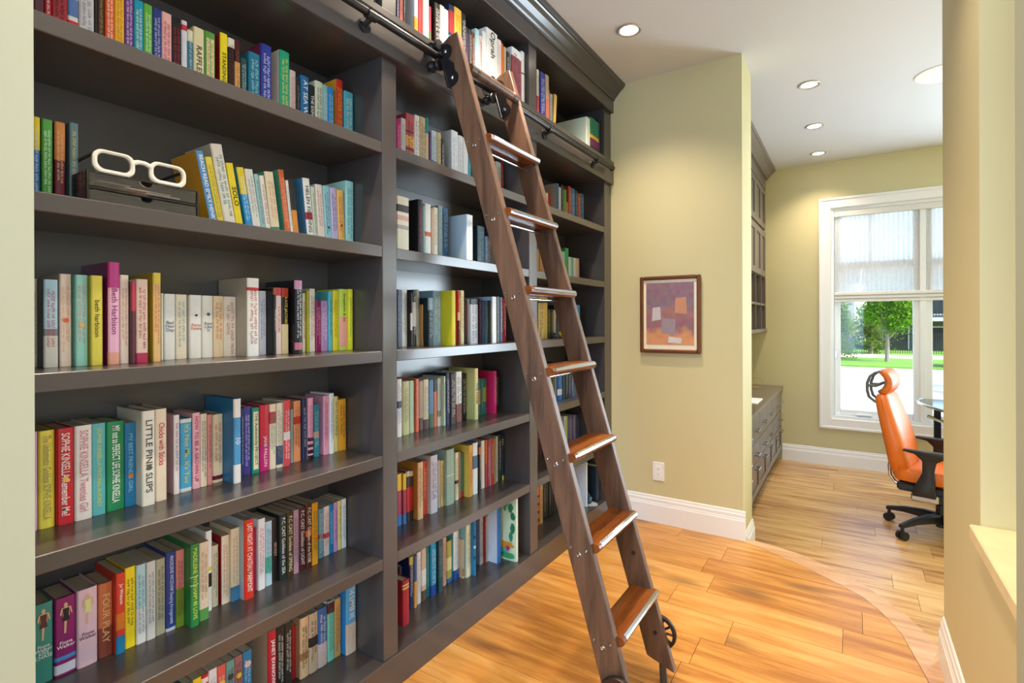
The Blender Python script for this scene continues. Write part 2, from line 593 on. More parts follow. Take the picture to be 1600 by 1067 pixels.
box('crank', 1.30, 1.42, JY0 - 0.03, JY0 - 0.004, WZ0 + 0.04, WZ0 + 0.055, M_VINYL, win, bevel=0.004)

# sheer shade
def sheer():
    m = bpy.data.materials.new('sheer_weave')
    m.use_nodes = True
    nt = m.node_tree
    nt.nodes.clear()
    N = nt.nodes.new; L = nt.links.new
    o = N('ShaderNodeOutputMaterial')
    tc = N('ShaderNodeTexCoord')
    mp = N('ShaderNodeMapping'); mp.inputs['Scale'].default_value = (1, 0.0, 1)
    L(tc.outputs['Object'], mp.inputs[0])
    w1 = N('ShaderNodeTexWave'); w1.wave_type = 'BANDS'; w1.bands_direction = 'X'; w1.inputs['Scale'].default_value = 9.0; w1.inputs['Distortion'].default_value = 1.5; w1.inputs['Detail Scale'].default_value = 6
    w2 = N('ShaderNodeTexWave'); w2.wave_type = 'BANDS'; w2.bands_direction = 'Z'; w2.inputs['Scale'].default_value = 34.0
    L(mp.outputs[0], w1.inputs[0]); L(mp.outputs[0], w2.inputs[0])
    a = N('ShaderNodeMath'); a.operation = 'MULTIPLY_ADD'; a.inputs[1].default_value = 0.22; a.inputs[2].default_value = 0.48
    b = N('ShaderNodeMath'); b.operation = 'MULTIPLY_ADD'; b.inputs[1].default_value = 0.10
    L(w1.outputs['Fac'], a.inputs[0]); L(w2.outputs['Fac'], b.inputs[0]); L(a.outputs[0], b.inputs[2])
    t = N('ShaderNodeBsdfTransparent')
    tr = N('ShaderNodeBsdfTranslucent'); tr.inputs[0].default_value = (0.9, 0.9, 0.9, 1)
    d = N('ShaderNodeBsdfDiffuse'); d.inputs[0].default_value = (0.85, 0.85, 0.85, 1)
    m1 = N('ShaderNodeMixShader'); m1.inputs[0].default_value = 0.4
    L(tr.outputs[0], m1.inputs[1]); L(d.outputs[0], m1.inputs[2])
    m2 = N('ShaderNodeMixShader')
    L(b.outputs[0], m2.inputs[0]); L(t.outputs[0], m2.inputs[1]); L(m1.outputs[0], m2.inputs[2])
    L(m2.outputs[0], o.inputs[0])
    return m
shade = thing('window_shade', 'sheer white woven shade lowered over the upper half of the window', 'blind', (1.7, YF + 0.03, 1.38))
M_SHEER = sheer()
box('sheer_panel', WX0 + 0.03, WX1 - 0.01, YF + 0.026, YF + 0.028, 1.46, WZ1 - 0.05, M_SHEER, shade)
M_SHEERF = mat('e4e2de', 0.8, noise=0.04, name='shade_cloth')
box('headrail', WX0 + 0.03, WX1 - 0.01, YF + 0.005, YF + 0.045, WZ1 - 0.085, WZ1 - 0.03, M_SHEERF, shade, bevel=0.004)
for k in range(3):
    prism('fold', [(YF + 0.012 - 0.004 * k, 1.37 + 0.03 * k), (YF + 0.040, 1.372 + 0.03 * k), (YF + 0.040, 1.402 + 0.03 * k), (YF + 0.016 - 0.004 * k, 1.398 + 0.03 * k)], 0, WX0 + 0.03, WX1 - 0.01, M_SHEERF, shade, bevel=0.003)

# ================================================================== BOOKCASE
ZSH = [0.108, 0.440, 0.770, 1.107, 1.444, 1.778, 2.195]
case = thing('bookcase', 'dark grey-brown painted built-in bookcase filling the whole left wall', 'bookcase', (0, 1.6, 0))
BY0, BY1 = 0.12, YE - 0.002
DIV = [(0.12, 0.16), (1.171, 1.233), (2.0805, 2.152), (2.970, BY1)]
XB = -0.272
box('back_panel', XB - 0.015, XB, BY0, BY1, 0.0, 2.60, M_CASE, case)
for a, b in DIV:
    box('upright', XB, 0.0, a, b, 0.108, 2.52, M_CASE, case, bevel=0.0015)
for (a, b) in ((0.16, 1.171), (1.233, 2.0805), (2.152, 2.970)):
    for z in ZSH[1:6]:
        box('shelf', XB, -0.001, a, b, z - 0.036, z, M_CASE, case, bevel=0.0018)
box('bottom_deck', XB, 0.006, BY0, BY1, 0.09, 0.108, M_CASE, case, bevel=0.001)
box('base', XB, 0.004, BY0, BY1, 0.0, 0.09, M_CASE, case)
box('upper_deck', XB, 0.022, BY0, BY1, 2.168, 2.195, M_CASE, case, bevel=0.003)
box('valance', 0.0, 0.02, BY0, BY1, 2.052, 2.168, M_CASE, case, bevel=0.002)
box('shelf_underside', XB, 0.0, BY0, BY1, 2.052, 2.066, M_CASE, case)
box('frieze', 0.0, 0.02, BY0, BY1, 2.50, 2.60, M_CASE, case, bevel=0.002)
box('top_board', XB, 0.0, BY0, BY1, 2.50, 2.52, M_CASE, case)
crown = [(0.0, 2.575), (0.026, 2.575), (0.028, 2.585), (0.034, 2.592), (0.045, 2.602), (0.062, 2.622), (0.078, 2.634), (0.082, 2.640), (0.088, 2.641), (0.092, 2.652), (0.096, 2.655), (0.096, 2.666), (0.0, 2.666)]
prism('crown_moulding', crown, 1, BY0, BY1, M_CASE, case)
# small scratch marks / rail
rail = tube('ladder_rail', [(0.052, 0.15, 2.125), (0.052, 2.955, 2.125)], 0.0125, M_BLACK, case, n=14)
lathe('rail_end_cap', [(0, 0), (0.012, 0), (0.017, 0.006), (0.017, 0.016), (0.012, 0.024), (0, 0.026)], (0.052, 2.955, 2.125), M_BLACK, rail, axis=1)
for yb in (1.08, 2.19, 2.75):
    bm = bmesh.new()
    bcyl(bm, (0.02, yb, 2.10), (0.052, yb, 2.112), 0.009, n=10)
    bcyl(bm, (0.02, yb, 2.10), (0.026, yb, 2.10), 0.022, n=16)
    bcyl(bm, (0.052, yb - 0.018, 2.122), (0.052, yb + 0.018, 2.122), 0.0155, n=12)
    wobj('rail_bracket', bm, M_BLACK, rail, True)

# ================================================================== LADDER
def xf(z):
    return 0.429 + 0.2975 * (1.2 - z)
lad = thing('rolling_ladder', 'brown wooden rolling library ladder leaning on the bookcase rail', 'ladder', (0.62, 1.56, 0))
SW = 0.0835
def stile(y0, y1):
    pts = [(xf(0.048), 0.048), (xf(2.192), 2.192), (xf(2.176) - 0.5 * SW, 2.186), (xf(2.165) - SW, 2.165), (xf(0.078) - SW, 0.078)]
    return prism('side_rail', pts, 1, y0, y1, M_LADDER, lad, bevel=0.003)
s_near = stile(1.385, 1.411)
s_far = stile(1.709, 1.735)
TZ = [1.824, 1.569, 1.313, 1.058, 0.804, 0.551, 0.303]
for i, z in enumerate(TZ):
    xn = xf(z) + 0.024
    xb = xf(z - 0.026) - SW + 0.004
    t = 0.026
    prof = [(xb, z - t), (xb, z - 0.003), (xb + 0.003, z), (xn - 0.010, z), (xn - 0.003, z - 0.004), (xn, z - 0.011), (xn - 0.002, z - 0.019), (xn - 0.009, z - t)]
    tr = prism('tread', prof, 1, 1.400, 1.722, M_TREAD, lad)
    # only the part between the rails is housed; the nose runs past the rail front
    prism('nosing_strip', [(xn - 0.009, z + 0.0006), (xn - 0.002, z - 0.003), (xn + 0.001, z - 0.010), (xn - 0.001, z - 0.014), (xn - 0.004, z - 0.010)], 1, 1.418, 1.716, M_CHROME, tr)
    cyl('tie_rod', (xf(z) - 0.040, 1.411, z - 0.038), (xf(z) - 0.040, 1.709, z - 0.038), 0.005, M_CHROME, tr, n=10)
    zc = z - 0.020
    xc = xf(zc) - SW * 0.5
    for (dx, dz, r) in ((0.0, -0.016, 0.0075), (-0.026, 0.0, 0.0042), (0.024, 0.0, 0.0042)):
        bm = bmesh.new()
        blathe(bm, [(0, -0.0025), (r * 0.45, -0.0022), (r * 0.5, -0.001), (r * 0.8, -0.0025), (r, -0.001), (r, 0.002)], (xc + dx, 1.385, zc + dz), axis=1, n=14)
        wobj('bolt', bm, M_STEEL, s_near, True)
    if i >= 5:
        bm = bmesh.new()
        blathe(bm, [(0, -0.002), (0.007, -0.002), (0.007, 0.002)], (xf(zc - 0.12) - SW * 0.35, 1.709, zc - 0.12), axis=1, n=12)
        wobj('bolt', bm, M_BLACK, s_far, True)
# top round handle
hb = bmesh.new()
blathe(hb, [(0.0165, 0.0), (0.0165, 0.03), (0.0145, 0.032), (0.0165, 0.034), (0.0165, 0.038), (0.0145, 0.04), (0.0165, 0.042), (0.0165, 0.256), (0.0145, 0.258), (0.0165, 0.26), (0.0165, 0.264), (0.0145, 0.266), (0.0165, 0.268), (0.0165, 0.298)], (0.168, 1.411, 2.066), axis=1, n=18)
wobj('handle_bar', hb, M_LADDER, lad, True)
# roller brackets at the top of both rails
for y0, sgn in ((1.385, -1), (1.709, -1)):
    cx = xf(2.10) - SW
    br = prism('roller_bracket', [(xf(2.005) - SW - 0.010, 2.005), (xf(2.005) - SW - 0.001, 2.005), (xf(2.105) - SW - 0.001, 2.105), (xf(2.105) - SW - 0.010, 2.105)], 1, y0 - 0.008, y0 + 0.020, M_BLACK, lad, bevel=0.002)
    # double-lobed ear screwed on the rail face
    bm = bmesh.new()
    pts = []
    for (ca, zz, r) in ((0.026, 2.035, 0.026), (0.010, 2.133, 0.026)):
        c = (xf(zz) - SW + 0.018, zz)
        pts.append((c, r))
    (c0, r0), (c1, r1) = pts
    poly = [(xf(2.0) - SW - 0.004, 2.005)]
    for a in range(-70, 80, 15):
        poly.append((c0[0] + r0 * cos(radians(a)), c0[1] + r0 * sin(radians(a))))
    poly.append((c0[0] + 0.006, (c0[1] + c1[1]) / 2 + 0.002))
    for a in range(-70, 100, 15):
        poly.append((c1[0] + r1 * cos(radians(a)), c1[1] + r1 * sin(radians(a))))
    poly.append((xf(2.165) - SW + 0.002, 2.165))
    ear = prism('bracket_ear', poly, 1, y0 - 0.005, y0 - 0.0005, M_BLACK, br)
    for c in (c0, c1):
        bm = bmesh.new()
        blathe(bm, [(0, -0.0045), (0.004, -0.004), (0.0075, -0.002), (0.0075, 0.0)], (c[0], y0 - 0.005, c[1]), axis=1, n=14)
        wobj('ear_screw', bm, M_STEEL, br, True)
    for zz in (2.125 + 0.0335, 2.125 - 0.0335):
        bm = bmesh.new()
        blathe(bm, [(0, -0.020), (0.019, -0.020), (0.021, -0.017), (0.021, -0.012), (0.016, -0.004), (0.016, 0.004), (0.021, 0.012), (0.021, 0.017), (0.018, 0.020), (0, 0.020)], (0.048, y0 - 0.010, zz), axis=0, n=20)
        wobj('guide_roller', bm, M_BLACK, br, True)
# bottom wheels and feet
for y0, yw, sg in ((1.385, 1.374, -1), (1.735, 1.746, 1)):
    cx, cz = 0.712, 0.150
    bm = bmesh.new()
    blathe(bm, [(0.046, -0.008), (0.055, -0.008), (0.057, -0.004), (0.057, 0.004), (0.055, 0.008), (0.046, 0.008), (0.046, -0.008)], (cx, yw, cz), axis=1, n=32, caps=False)
    blathe(bm, [(0.0, -0.010), (0.018, -0.010), (0.020, 0.0), (0.018, 0.010), (0.0, 0.010)], (cx, yw, cz), axis=1, n=16)
    for k in range(10):
        a = 2 * pi * k / 10
        bcyl(bm, (cx + 0.015 * cos(a), yw, cz + 0.015 * sin(a)), (cx + 0.048 * cos(a), yw, cz + 0.048 * sin(a)), 0.004, n=6)
    wobj('spoked_wheel', bm, mat('3a2e28', 0.4, metal=0.6, noise=0.0, name='bronze_metal'), lad, True)
    yc = (1.398 if sg < 0 else 1.722)
    bm = bmesh.new()
    bcyl(bm, (0.733, yc, 0.0), (0.728, yc, 0.075), 0.012, 0.011, n=14)
    wobj('rubber_foot', bm, mat('4a4440', 0.6), lad, True)

# ================================================================== BOOKS
def outline(w, r, off=0.0, bulge=0.0, back=None):
    """spine outline from left-rear to right-rear (x towards the reader)"""
    d = back
    pts = [(-d, -off), (-r, -off), (-r * 0.35 + off, r * 0.25), (0.0 + off + bulge * 0.4, r)]
    if bulge > 0:
        pts.append((off + bulge, w * 0.5))
    pts += [(0.0 + off + bulge * 0.4, w - r), (-r * 0.35 + off, w - r * 0.25), (-r, w + off), (-d, w + off)]
    return pts

def prism_data(pts, z0, z1):
    n = len(pts)
    v = [(p[0], p[1], z0) for p in pts] + [(p[0], p[1], z1) for p in pts]
    f = [tuple(range(n - 1, -1, -1)), tuple(range(n, 2 * n))]
    for i in range(n):
        j = (i + 1) % n
        f.append((i, j, n + j, n + i))
    return v, f

TXT = {}
def text_mesh(body, lines=False):
    key = (body, lines)
    if key in TXT:
        return TXT[key]
    cu = bpy.data.curves.new('lettering_curve', 'FONT')
    cu.body = body.replace(' ', '\n') if lines else body
    cu.resolution_u = 2
    cu.size = 1.0
    cu.align_x = 'CENTER'
    cu.space_line = 0.8
    cu.offset = 0.012
    o = bpy.data.objects.new('lettering_tmp', cu)
    COL.objects.link(o)
    bpy.context.view_layer.update()
    me = bpy.data.meshes.new_from_object(o.evaluated_get(bpy.context.evaluated_depsgraph_get()))
    bpy.data.objects.remove(o)
    bpy.data.curves.remove(cu)
    v = [(p.co.x, p.co.y) for p in me.vertices]
    f = [tuple(p.vertices) for p in me.polygons]
    bpy.data.meshes.remove(me)
    x0 = min(p[0] for p in v); x1 = max(p[0] for p in v)
    y0 = min(p[1] for p in v); y1 = max(p[1] for p in v)
    v = [((p[0] - (x0 + x1) / 2), (p[1] - (y0 + y1) / 2)) for p in v]
    TXT[key] = (v, f, x1 - x0, y1 - y0)
    return TXT[key]

ORD = ['zeroth', 'first', 'second', 'third', 'fourth', 'fifth', 'sixth', 'seventh', 'eighth', 'ninth', 'tenth', 'eleventh', 'twelfth',
       'thirteenth', 'fourteenth', 'fifteenth', 'sixteenth', 'seventeenth', 'eighteenth', 'nineteenth', 'twentieth']
def ordinal(n):
    if n <= 20:
        return ORD[n]
    if n == 30:
        return 'thirtieth'
    return {2: 'twenty', 3: 'thirty'}[n // 10] + '-' + ORD[n % 10]
ROWN = {1: 'top row', 2: 'second row', 3: 'third row', 4: 'fourth row', 5: 'fifth row', 6: 'sixth row', 7: 'bottom row'}

brng = random.Random(11)
def make_book(loc, w, h, d, lean, col, opt, label, group, rz=0.0):
    root = tag(empty('book', loc), label, 'book', group)
    root.rotation_euler = (lean, 0, rz)
    hard = w > 0.026 or h > 0.215
    tk = 0.0022 if hard else 0.0009
    tk = min(tk, w * 0.2)
    r = min(0.0028, w * 0.22)
    bulge = min(0.0025, w * 0.09) if hard else 0.0006
    out = outline(w, r, 0.0, bulge, d)
    inn = [(-d, w - tk), (-tk - r * 0.4, w - tk), (-tk - r * 0.4, tk), (-d, tk)]
    v, f = prism_data(out + inn, 0, h)
    cm = mat(col, 0.42, spec=0.45, noise=0.05, nscale=60)
    if 'cov' in opt:
        cv = mat(opt['cov'], 0.42, spec=0.45, noise=0.05, nscale=60)
        mi = []
        for fc in f:
            xs = [v[i][0] for i in fc]
            mi.append(0 if (len(fc) == 4 and min(xs) >= -r - 1e-6) else 1)
        obj('cover', v, f, None, root, mats=[cm, cv], mi=mi)
    else:
        obj('cover', v, f, cm, root)
    e = 0.0035 if hard else 0.0004
    bm_v = [(x_, y_, z_) for z_ in (e, h - e) for x_, y_ in ((-d + e, tk), (-tk - r * 0.4, tk), (-tk - r * 0.4, w - tk), (-d + e, w - tk))]
    obj('pages', bm_v, [(0, 3, 2, 1), (4, 5, 6, 7), (0, 1, 5, 4), (1, 2, 6, 5), (2, 3, 7, 6), (3, 0, 4, 7)], M_PAGE, root)
    for (a, b, bc) in opt.get('b', ()):
        full = (b - a) > 0.3 and 'THE' not in opt.get('t', '')
        ins = 0.0 if not (b - a > 0.8) else w * 0.16
        if ins > 0:      # label panel lying on the spine
            x = bulge * 0.7 + 0.0006
            obj('spine_label', [(x, ins, h * a), (x, w - ins, h * a), (x, w - ins, h * b), (x, ins, h * b),
                                (-0.001, ins, h * a), (-0.001, w - ins, h * a), (-0.001, w - ins, h * b), (-0.001, ins, h * b)],
                [(0, 1, 2, 3), (5, 4, 7, 6), (4, 0, 3, 7), (1, 5, 6, 2), (3, 2, 6, 7), (4, 5, 1, 0)], mat(bc, 0.45, spec=0.45, noise=0.05, nscale=60), root)
        else:
            vv, ff = prism_data(outline(w, r, 0.0003, bulge, min(0.0045, d)), h * a, h * b + (0.0002 if b == 1 else 0))
            obj('spine_band', vv, ff, mat(bc, 0.45, spec=0.45, noise=0.05, nscale=60), root)
    xt = bulge + 0.0009
    if 't' in opt and w > 0.007:
        tv, tf, tw, th = text_mesh(opt['t'], bool(opt.get('hz')))
        zc = opt.get('tz', 0.52) * h
        tm = mat(opt.get('tc', 'eee'), 0.5, noise=0.0)
        if opt.get('hz'):
            s = min(w * 0.86 / tw, h * 0.42 / th) * (0.95 if opt.get('s') else 1.0)
            obj('title', [(xt, w / 2 + p[0] * s, (opt.get('tz', 0.4) if 'fig' in opt else 0.5) * h + p[1] * s) for p in tv], tf, tm, root)
        else:
            span = h * (0.86 if 'tz' not in opt else 0.46)
            sy = w * 0.48 * min(1.4, opt.get('s', 0.95) + 0.1) / max(th, 0.6)
            sx = min(span / tw, sy * 1.15)
            sy = min(sy, sx * 2.2)
            obj('title', [(xt, w / 2 + p[1] * sy, zc - p[0] * sx) for p in tv], tf, tm, root)
    elif 'm' in opt and w > 0.006:
        # rows of small printed marks, too fine to read
        verts = []; faces = []
        lines = 1 if w < 0.016 else 2
        tm = mat(opt['m'], 0.5, noise=0.0)
        for ln in range(lines):
            gh = w * (0.36 if lines == 1 else 0.22)
            yc = w / 2 if lines == 1 else w * (0.66 if ln == 0 else 0.32)
            zz = h * brng.uniform(0.84, 0.9)
            zend = h * brng.uniform(0.16, 0.34)
            while zz > zend:
                for _ in range(brng.randint(3, 7)):
                    gl = gh * brng.uniform(0.35, 0.6)
                    y0 = yc - gh * brng.choice((0.5, 0.5, 0.7)); y1 = yc + gh * brng.choice((0.25, 0.5, 0.5))
                    k = len(verts)
                    if brng.random() < 0.6:
                        q = gl * 0.36
                        for (ya, yb_, za, zb) in ((y0, y1, zz, zz - q), (y0 + (y1 - y0) * brng.choice((0.0, 0.4, 0.75)), None, zz - q, zz - gl)):
                            yb2 = yb_ if yb_ is not None else ya + (y1 - y0) * 0.25
                            k = len(verts)
                            verts += [(xt, ya, zb), (xt, yb2, zb), (xt, yb2, za), (xt, ya, za)]
                            faces.append((k, k + 1, k + 2, k + 3))
                    else:
                        verts += [(xt, y0, zz - gl * 0.5), (xt, y1, zz - gl * 0.5), (xt, y1, zz), (xt, y0, zz)]
                        faces.append((k, k + 1, k + 2, k + 3))
                    zz -= gl * 1.35
                zz -= gh * 0.6
        obj('lettering', verts, faces, tm, root)
    for (zf, sz, dc) in opt.get('d', ()):
        nseg = 12
        rr = w * sz * 0.5
        obj('emblem', [(xt + 0.0004, w / 2 + rr * (1 if q_ % 2 == 0 else 0.82) * cos(2 * pi * q_ / nseg), h * zf + rr * (1 if q_ % 2 == 0 else 0.82) * sin(2 * pi * q_ / nseg)) for q_ in range(nseg)], [tuple(range(nseg))], mat(dc, 0.5, noise=0.0), root)
    if 'fig' in opt:
        zf0, zf1 = 0.54 * h, 0.93 * h
        H = zf1 - zf0
        def q(pts):
            return [(xt, w * 0.5 + px * H, zf0 + pz * H) for px, pz in pts]
        skin = q([(-.05, .0), (.0, .0), (.02, .4), (.06, .42), (.08, .45), (.1, .78), (.14, .6), (.17, .62), (.13, .84), (.03, .86), (.05, .93), (.02, 1.0), (-.03, 1.0), (-.06, .93), (-.03, .86), (-.12, .84), (-.16, .64), (-.12, .6), (-.09, .76), (-.08, .45), (-.04, .4)])
        obj('printed_figure', skin, [tuple(range(len(skin)))], mat('d8b088', 0.5, noise=0.0), root)
        dr = [(p[0] + 0.0003, p[1], p[2]) for p in q([(-.1, .4), (.1, .4), (.07, .6), (.09, .82), (-.09, .82), (-.07, .6)])]
        obj('printed_dress', dr, [tuple(range(len(dr)))], mat(opt['fig'], 0.5, noise=0.0), root)
    return root

BAYW = {'left': 'left bay', 'middle': 'middle bay', 'right': 'right bay'}
def SHELF(bay, rown, z, books):
    grp = 'books in the %s of the %s' % (ROWN[rown], BAYW[bay])
    for i, (y0, w, h, X, lean, col, desc, opt) in enumerate(books):
        where = '%s from left, %s, %s' % (ordinal(i + 1), ROWN[rown], BAYW[bay])
        lab = '%s, %s' % (desc, where)
        make_book((X, y0, z + 0.0004 + (abs(sin(lean)) * w if lean < 0 else 0)), w, h, min(0.268 + X, 0.19), lean, col, opt, lab, grp)

SHELF('left',1,2.195,[
(1.1446,.0123,.15,-.02,0,'d8cfc0','cream book',{}),
(1.1583,.0097,.15,-.02,0,'4a4038','dark brown book',{}),
])
SHELF('left',2,1.778,[
(.3566,.0169,.2,-.135,0,'5a2f38','dark plum book',{'t': 'S', 'tc': 'd8c8c0'}),
(.3741,.0111,.18,-.135,0,'b01c22','narrow red paperback',{'m': 'e8d8d0'}),
(.3858,.0259,.2,-.135,0,'a3282e','thick crimson paperback',{'m': '3a0c10'}),
(.4123,.0178,.19,-.135,0,'ddd2c4','cream paperback with red and blue blocks',{'b': [(0.1, 0.35, 'c02a30'), (0.4, 0.6, '5570a0')]}),
(.4312,.027,.2,-.135,0,'c9c0bd','pale grey paperback',{'m': '8a7f86'}),
(.4592,.005,.19,-.135,0,'2a1a13','very thin dark brown book',{}),
(.4649,.0115,.19,-.135,0,'46301c','brown paperback with gold lettering',{'m': 'b08a50'}),
(.4786,.0174,.185,-.135,0,'e2571e','orange paperback',{'m': 'f4e4d0'}),
(.4967,.0181,.185,-.135,0,'eab52a','golden yellow paperback',{'m': 'c8541c'}),
(.5155,.0181,.185,-.135,0,'6b2f7c','purple paperback',{'m': 'e8d0e0'}),
(.5343,.0193,.1744,-.135,0,'1b93a8','turquoise paperback',{'m': 'e8e8c0'}),
(.5542,.018,.1744,-.135,0,'62a83a','grass green paperback',{'m': 'e0f0d0'}),
(.5729,.0188,.1741,-.135,0,'27357a','navy blue paperback',{'m': 'c8c8e0'}),
(.5924,.0216,.1743,-.135,0,'e6a9a1','pink paperback with red lettering',{'m': 'b02838'}),
(.6146,.0212,.1734,-.135,0,'1a1718','black paperback with red lettering',{'m': 'b01824'}),
(.6364,.0133,.1746,-.135,0,'d5cdd2','pale lilac thin paperback with red dot',{'b': [(0.86, 0.94, 'c02838')]}),
(.6503,.0133,.1572,-.135,0,'3f7484','short slate blue paperback with cream top',{'b': [(0.82, 1, 'd8d0b0')], 'm': 'b8d0d8'}),
(.6647,.0254,.1729,-.135,0,'e0cfa3','cream paperback with large brown lettering',{'t': 'RAFFLES', 'tc': '5a4428'}),
(.691,.0269,.1741,-.135,0,'5c9440','green book with a cream label',{'b': [(0.05, 0.9, 'e6d29a')], 'm': 'a08a50'}),
(.7306,.0196,.1883,-.135,0,'f2d51e','bright yellow paperback with black lettering',{'t': 'STANDING', 'tc': '2a2410', 'cov': 'a01c20'}),
(.7515,.0178,.1895,-.135,0,'1c1412','black paperback with white top',{'b': [(0.84, 0.97, 'e8dcc8')], 'm': '6a2018'}),
(.7699,.0148,.1875,-.135,0,'e0a05a','orange paperback with dark red top',{'b': [(0.68, 1, '4a1214')], 'm': '7a4a20'}),
(.7866,.0168,.1445,-.135,0,'1f4a4a','short dark teal paperback',{'m': 'c8d0c8'}),
(.8075,.0335,.1719,-.135,0,'1d7590','teal blue paperback',{'m': 'a8d0d8'}),
(.8432,.0327,.2103,-.135,0,'2c3a98','tall indigo book with magenta cover',{'m': 'd8d8f0', 'cov': '8a2a60'}),
(.9006,.0325,.217,-.135,0,'23a578','emerald green book with yellow foot',{'m': 'e0e068', 'b': [(0, 0.2, 'e8d050')], 'cov': 'ded8c8'}),
(.9341,.0195,.1716,-.135,0,'d9c2b8','pale pink thin paperback',{'m': 'b86868'}),
(.9547,.015,.1556,-.135,0,'26231f','black thin paperback',{'m': '8a8474'}),
(.9705,.0286,.1702,-.135,0,'1c6aa0','blue paperback with white lettering',{'t': 'AT SEA WITH', 'tc': 'e8f0f4'}),
(1.0007,.0191,.1527,-.135,0,'151312','black paperback with bold white capitals',{'t': 'THE EXPATS', 'tc': 'e8e4dc'}),
(1.021,.0277,.1736,-.135,0,'d3d8c0','pale green paperback',{'m': '4a5a50'}),
(1.0495,.0183,.1717,-.135,0,'7fb7bd','light teal thin paperback',{'m': 'e8f0f0'}),
(1.0687,.0219,.1722,-.135,0,'2a86c8','sky blue paperback',{'m': 'b8e0f8'}),
(1.102,.024,.2102,-.135,0,'c8291f','red paperback with yellow lettering',{'m': 'f0c838', 'cov': 'e0a030'}),
(1.132,.036,.1834,-.135,0,'53a9bb','light blue paperback at right end',{'m': 'd8ecc8'}),
])
SHELF('left',3,1.444,[
(.3551,.0112,.176,-.135,0,'2f6ca4','blue paperback with yellow top',{'b': [(0.62, 1, 'e0c020')], 'm': 'c8d8e8'}),
(.3691,.0174,.1766,-.135,0,'4f9a3c','green paperback with coral flecks',{'m': 'd8f0c8'}),
(.39,.0172,.1771,-.135,0,'6a1c24','maroon paperback with orange top',{'b': [(0.55, 1, 'c87a38')], 'm': 'e0b080'}),
(.4143,.0154,.1833,-.135,0,'5e7475','grey teal book with gold lettering',{'m': 'c8b050'}),
(.7078,.0181,.1963,-.135,.2007,'5a94c8','sky blue paperback with white lettering leaning left',{'t': 'BEACH READ EMILY HENRY', 'tc': 'f4f4f0', 'cov': 'e0a020'}),
(.7273,.0165,.1862,-.135,.192,'ead040','yellow paperback leaning left',{'m': '8a7020'}),
(.7452,.0301,.2242,-.135,.1833,'e6dccb','tall cream hardback with teal branches leaning left',{'m': '3a8088', 'cov': 'c8c4b4'}),
(.7771,.0186,.1838,-.135,.1745,'f0d428','yellow paperback with black lettering leaning left',{'t': 'SOLO', 'tc': '1c1a10', 's': 1.3}),
(.8037,.0186,.1788,-.135,.1658,'1e90d0','cyan blue paperback with yellow top leaning left',{'b': [(0.6, 1, 'e8cc28')], 'm': 'e8f4f8'}),
(.8236,.0232,.1794,-.135,.1571,'e4e0d6','off-white paperback leaning left',{'m': '8a8c90'}),
(.8481,.0119,.1714,-.135,.1484,'9cc8c4','pale aqua thin paperback leaning left',{'m': '3a5a90'}),
(.8614,.0142,.1707,-.135,.1396,'ece2d2','cream paperback with red lettering leaning left',{'m': 'b82c4c'}),
(.8772,.027,.1857,-.135,.1309,'ead8b4','cream book with green emblem leaning left',{'m': 'd89068', 'cov': '58a890', 'b': [(0.06, 0.16, '3a8a60')]}),
(.9208,.0168,.2017,-.135,.1222,'d8642a','orange spined aqua book leaning left',{'m': 'f0c8a8', 'cov': '58a890'}),
(.9391,.0085,.1745,-.135,.1134,'e8e0d4','off-white thin paperback leaning left',{'m': '8a8a88'}),
(.9487,.0173,.1808,-.135,.1047,'d88a28','black topped orange thin paperback leaning left',{'b': [(0.5, 1, '221c18')]}),
(.9944,.0237,.1952,-.135,.096,'ece8e0','white spined book with blue cover leaning left',{'t': 'HELEN FIELDING', 'tc': '28282c', 'cov': '4a88b8', 'b': [(0.36, 0.47, 'b02838')]}),
(1.0193,.014,.1743,-.135,.0873,'c8d0b8','sage green thin paperback leaning left',{'m': '6a7a68'}),
(1.0343,.0251,.1854,-.135,.0785,'eadcd2','pale blush paperback',{'m': 'b87878'}),
(1.0606,.0241,.1871,-.135,.0698,'98ccd8','pale blue paperback with small heart',{'m': '3a6a80', 'd': [(0.3, 0.35, '2c4a50')]}),
(1.0858,.0238,.1864,-.135,.0611,'c4b8dc','lilac paperback',{'m': '6a5a90'}),
(1.1107,.0244,.1849,-.135,.0524,'ecb968','apricot paperback with red heart',{'m': 'b86a28', 'd': [(0.38, 0.4, 'b82c28')]}),
(1.1367,.0312,.2224,-.135,0,'a4dcdc','mint paperback at right end',{'m': '4a8a90', 'cov': 'b4e0d0'}),
])
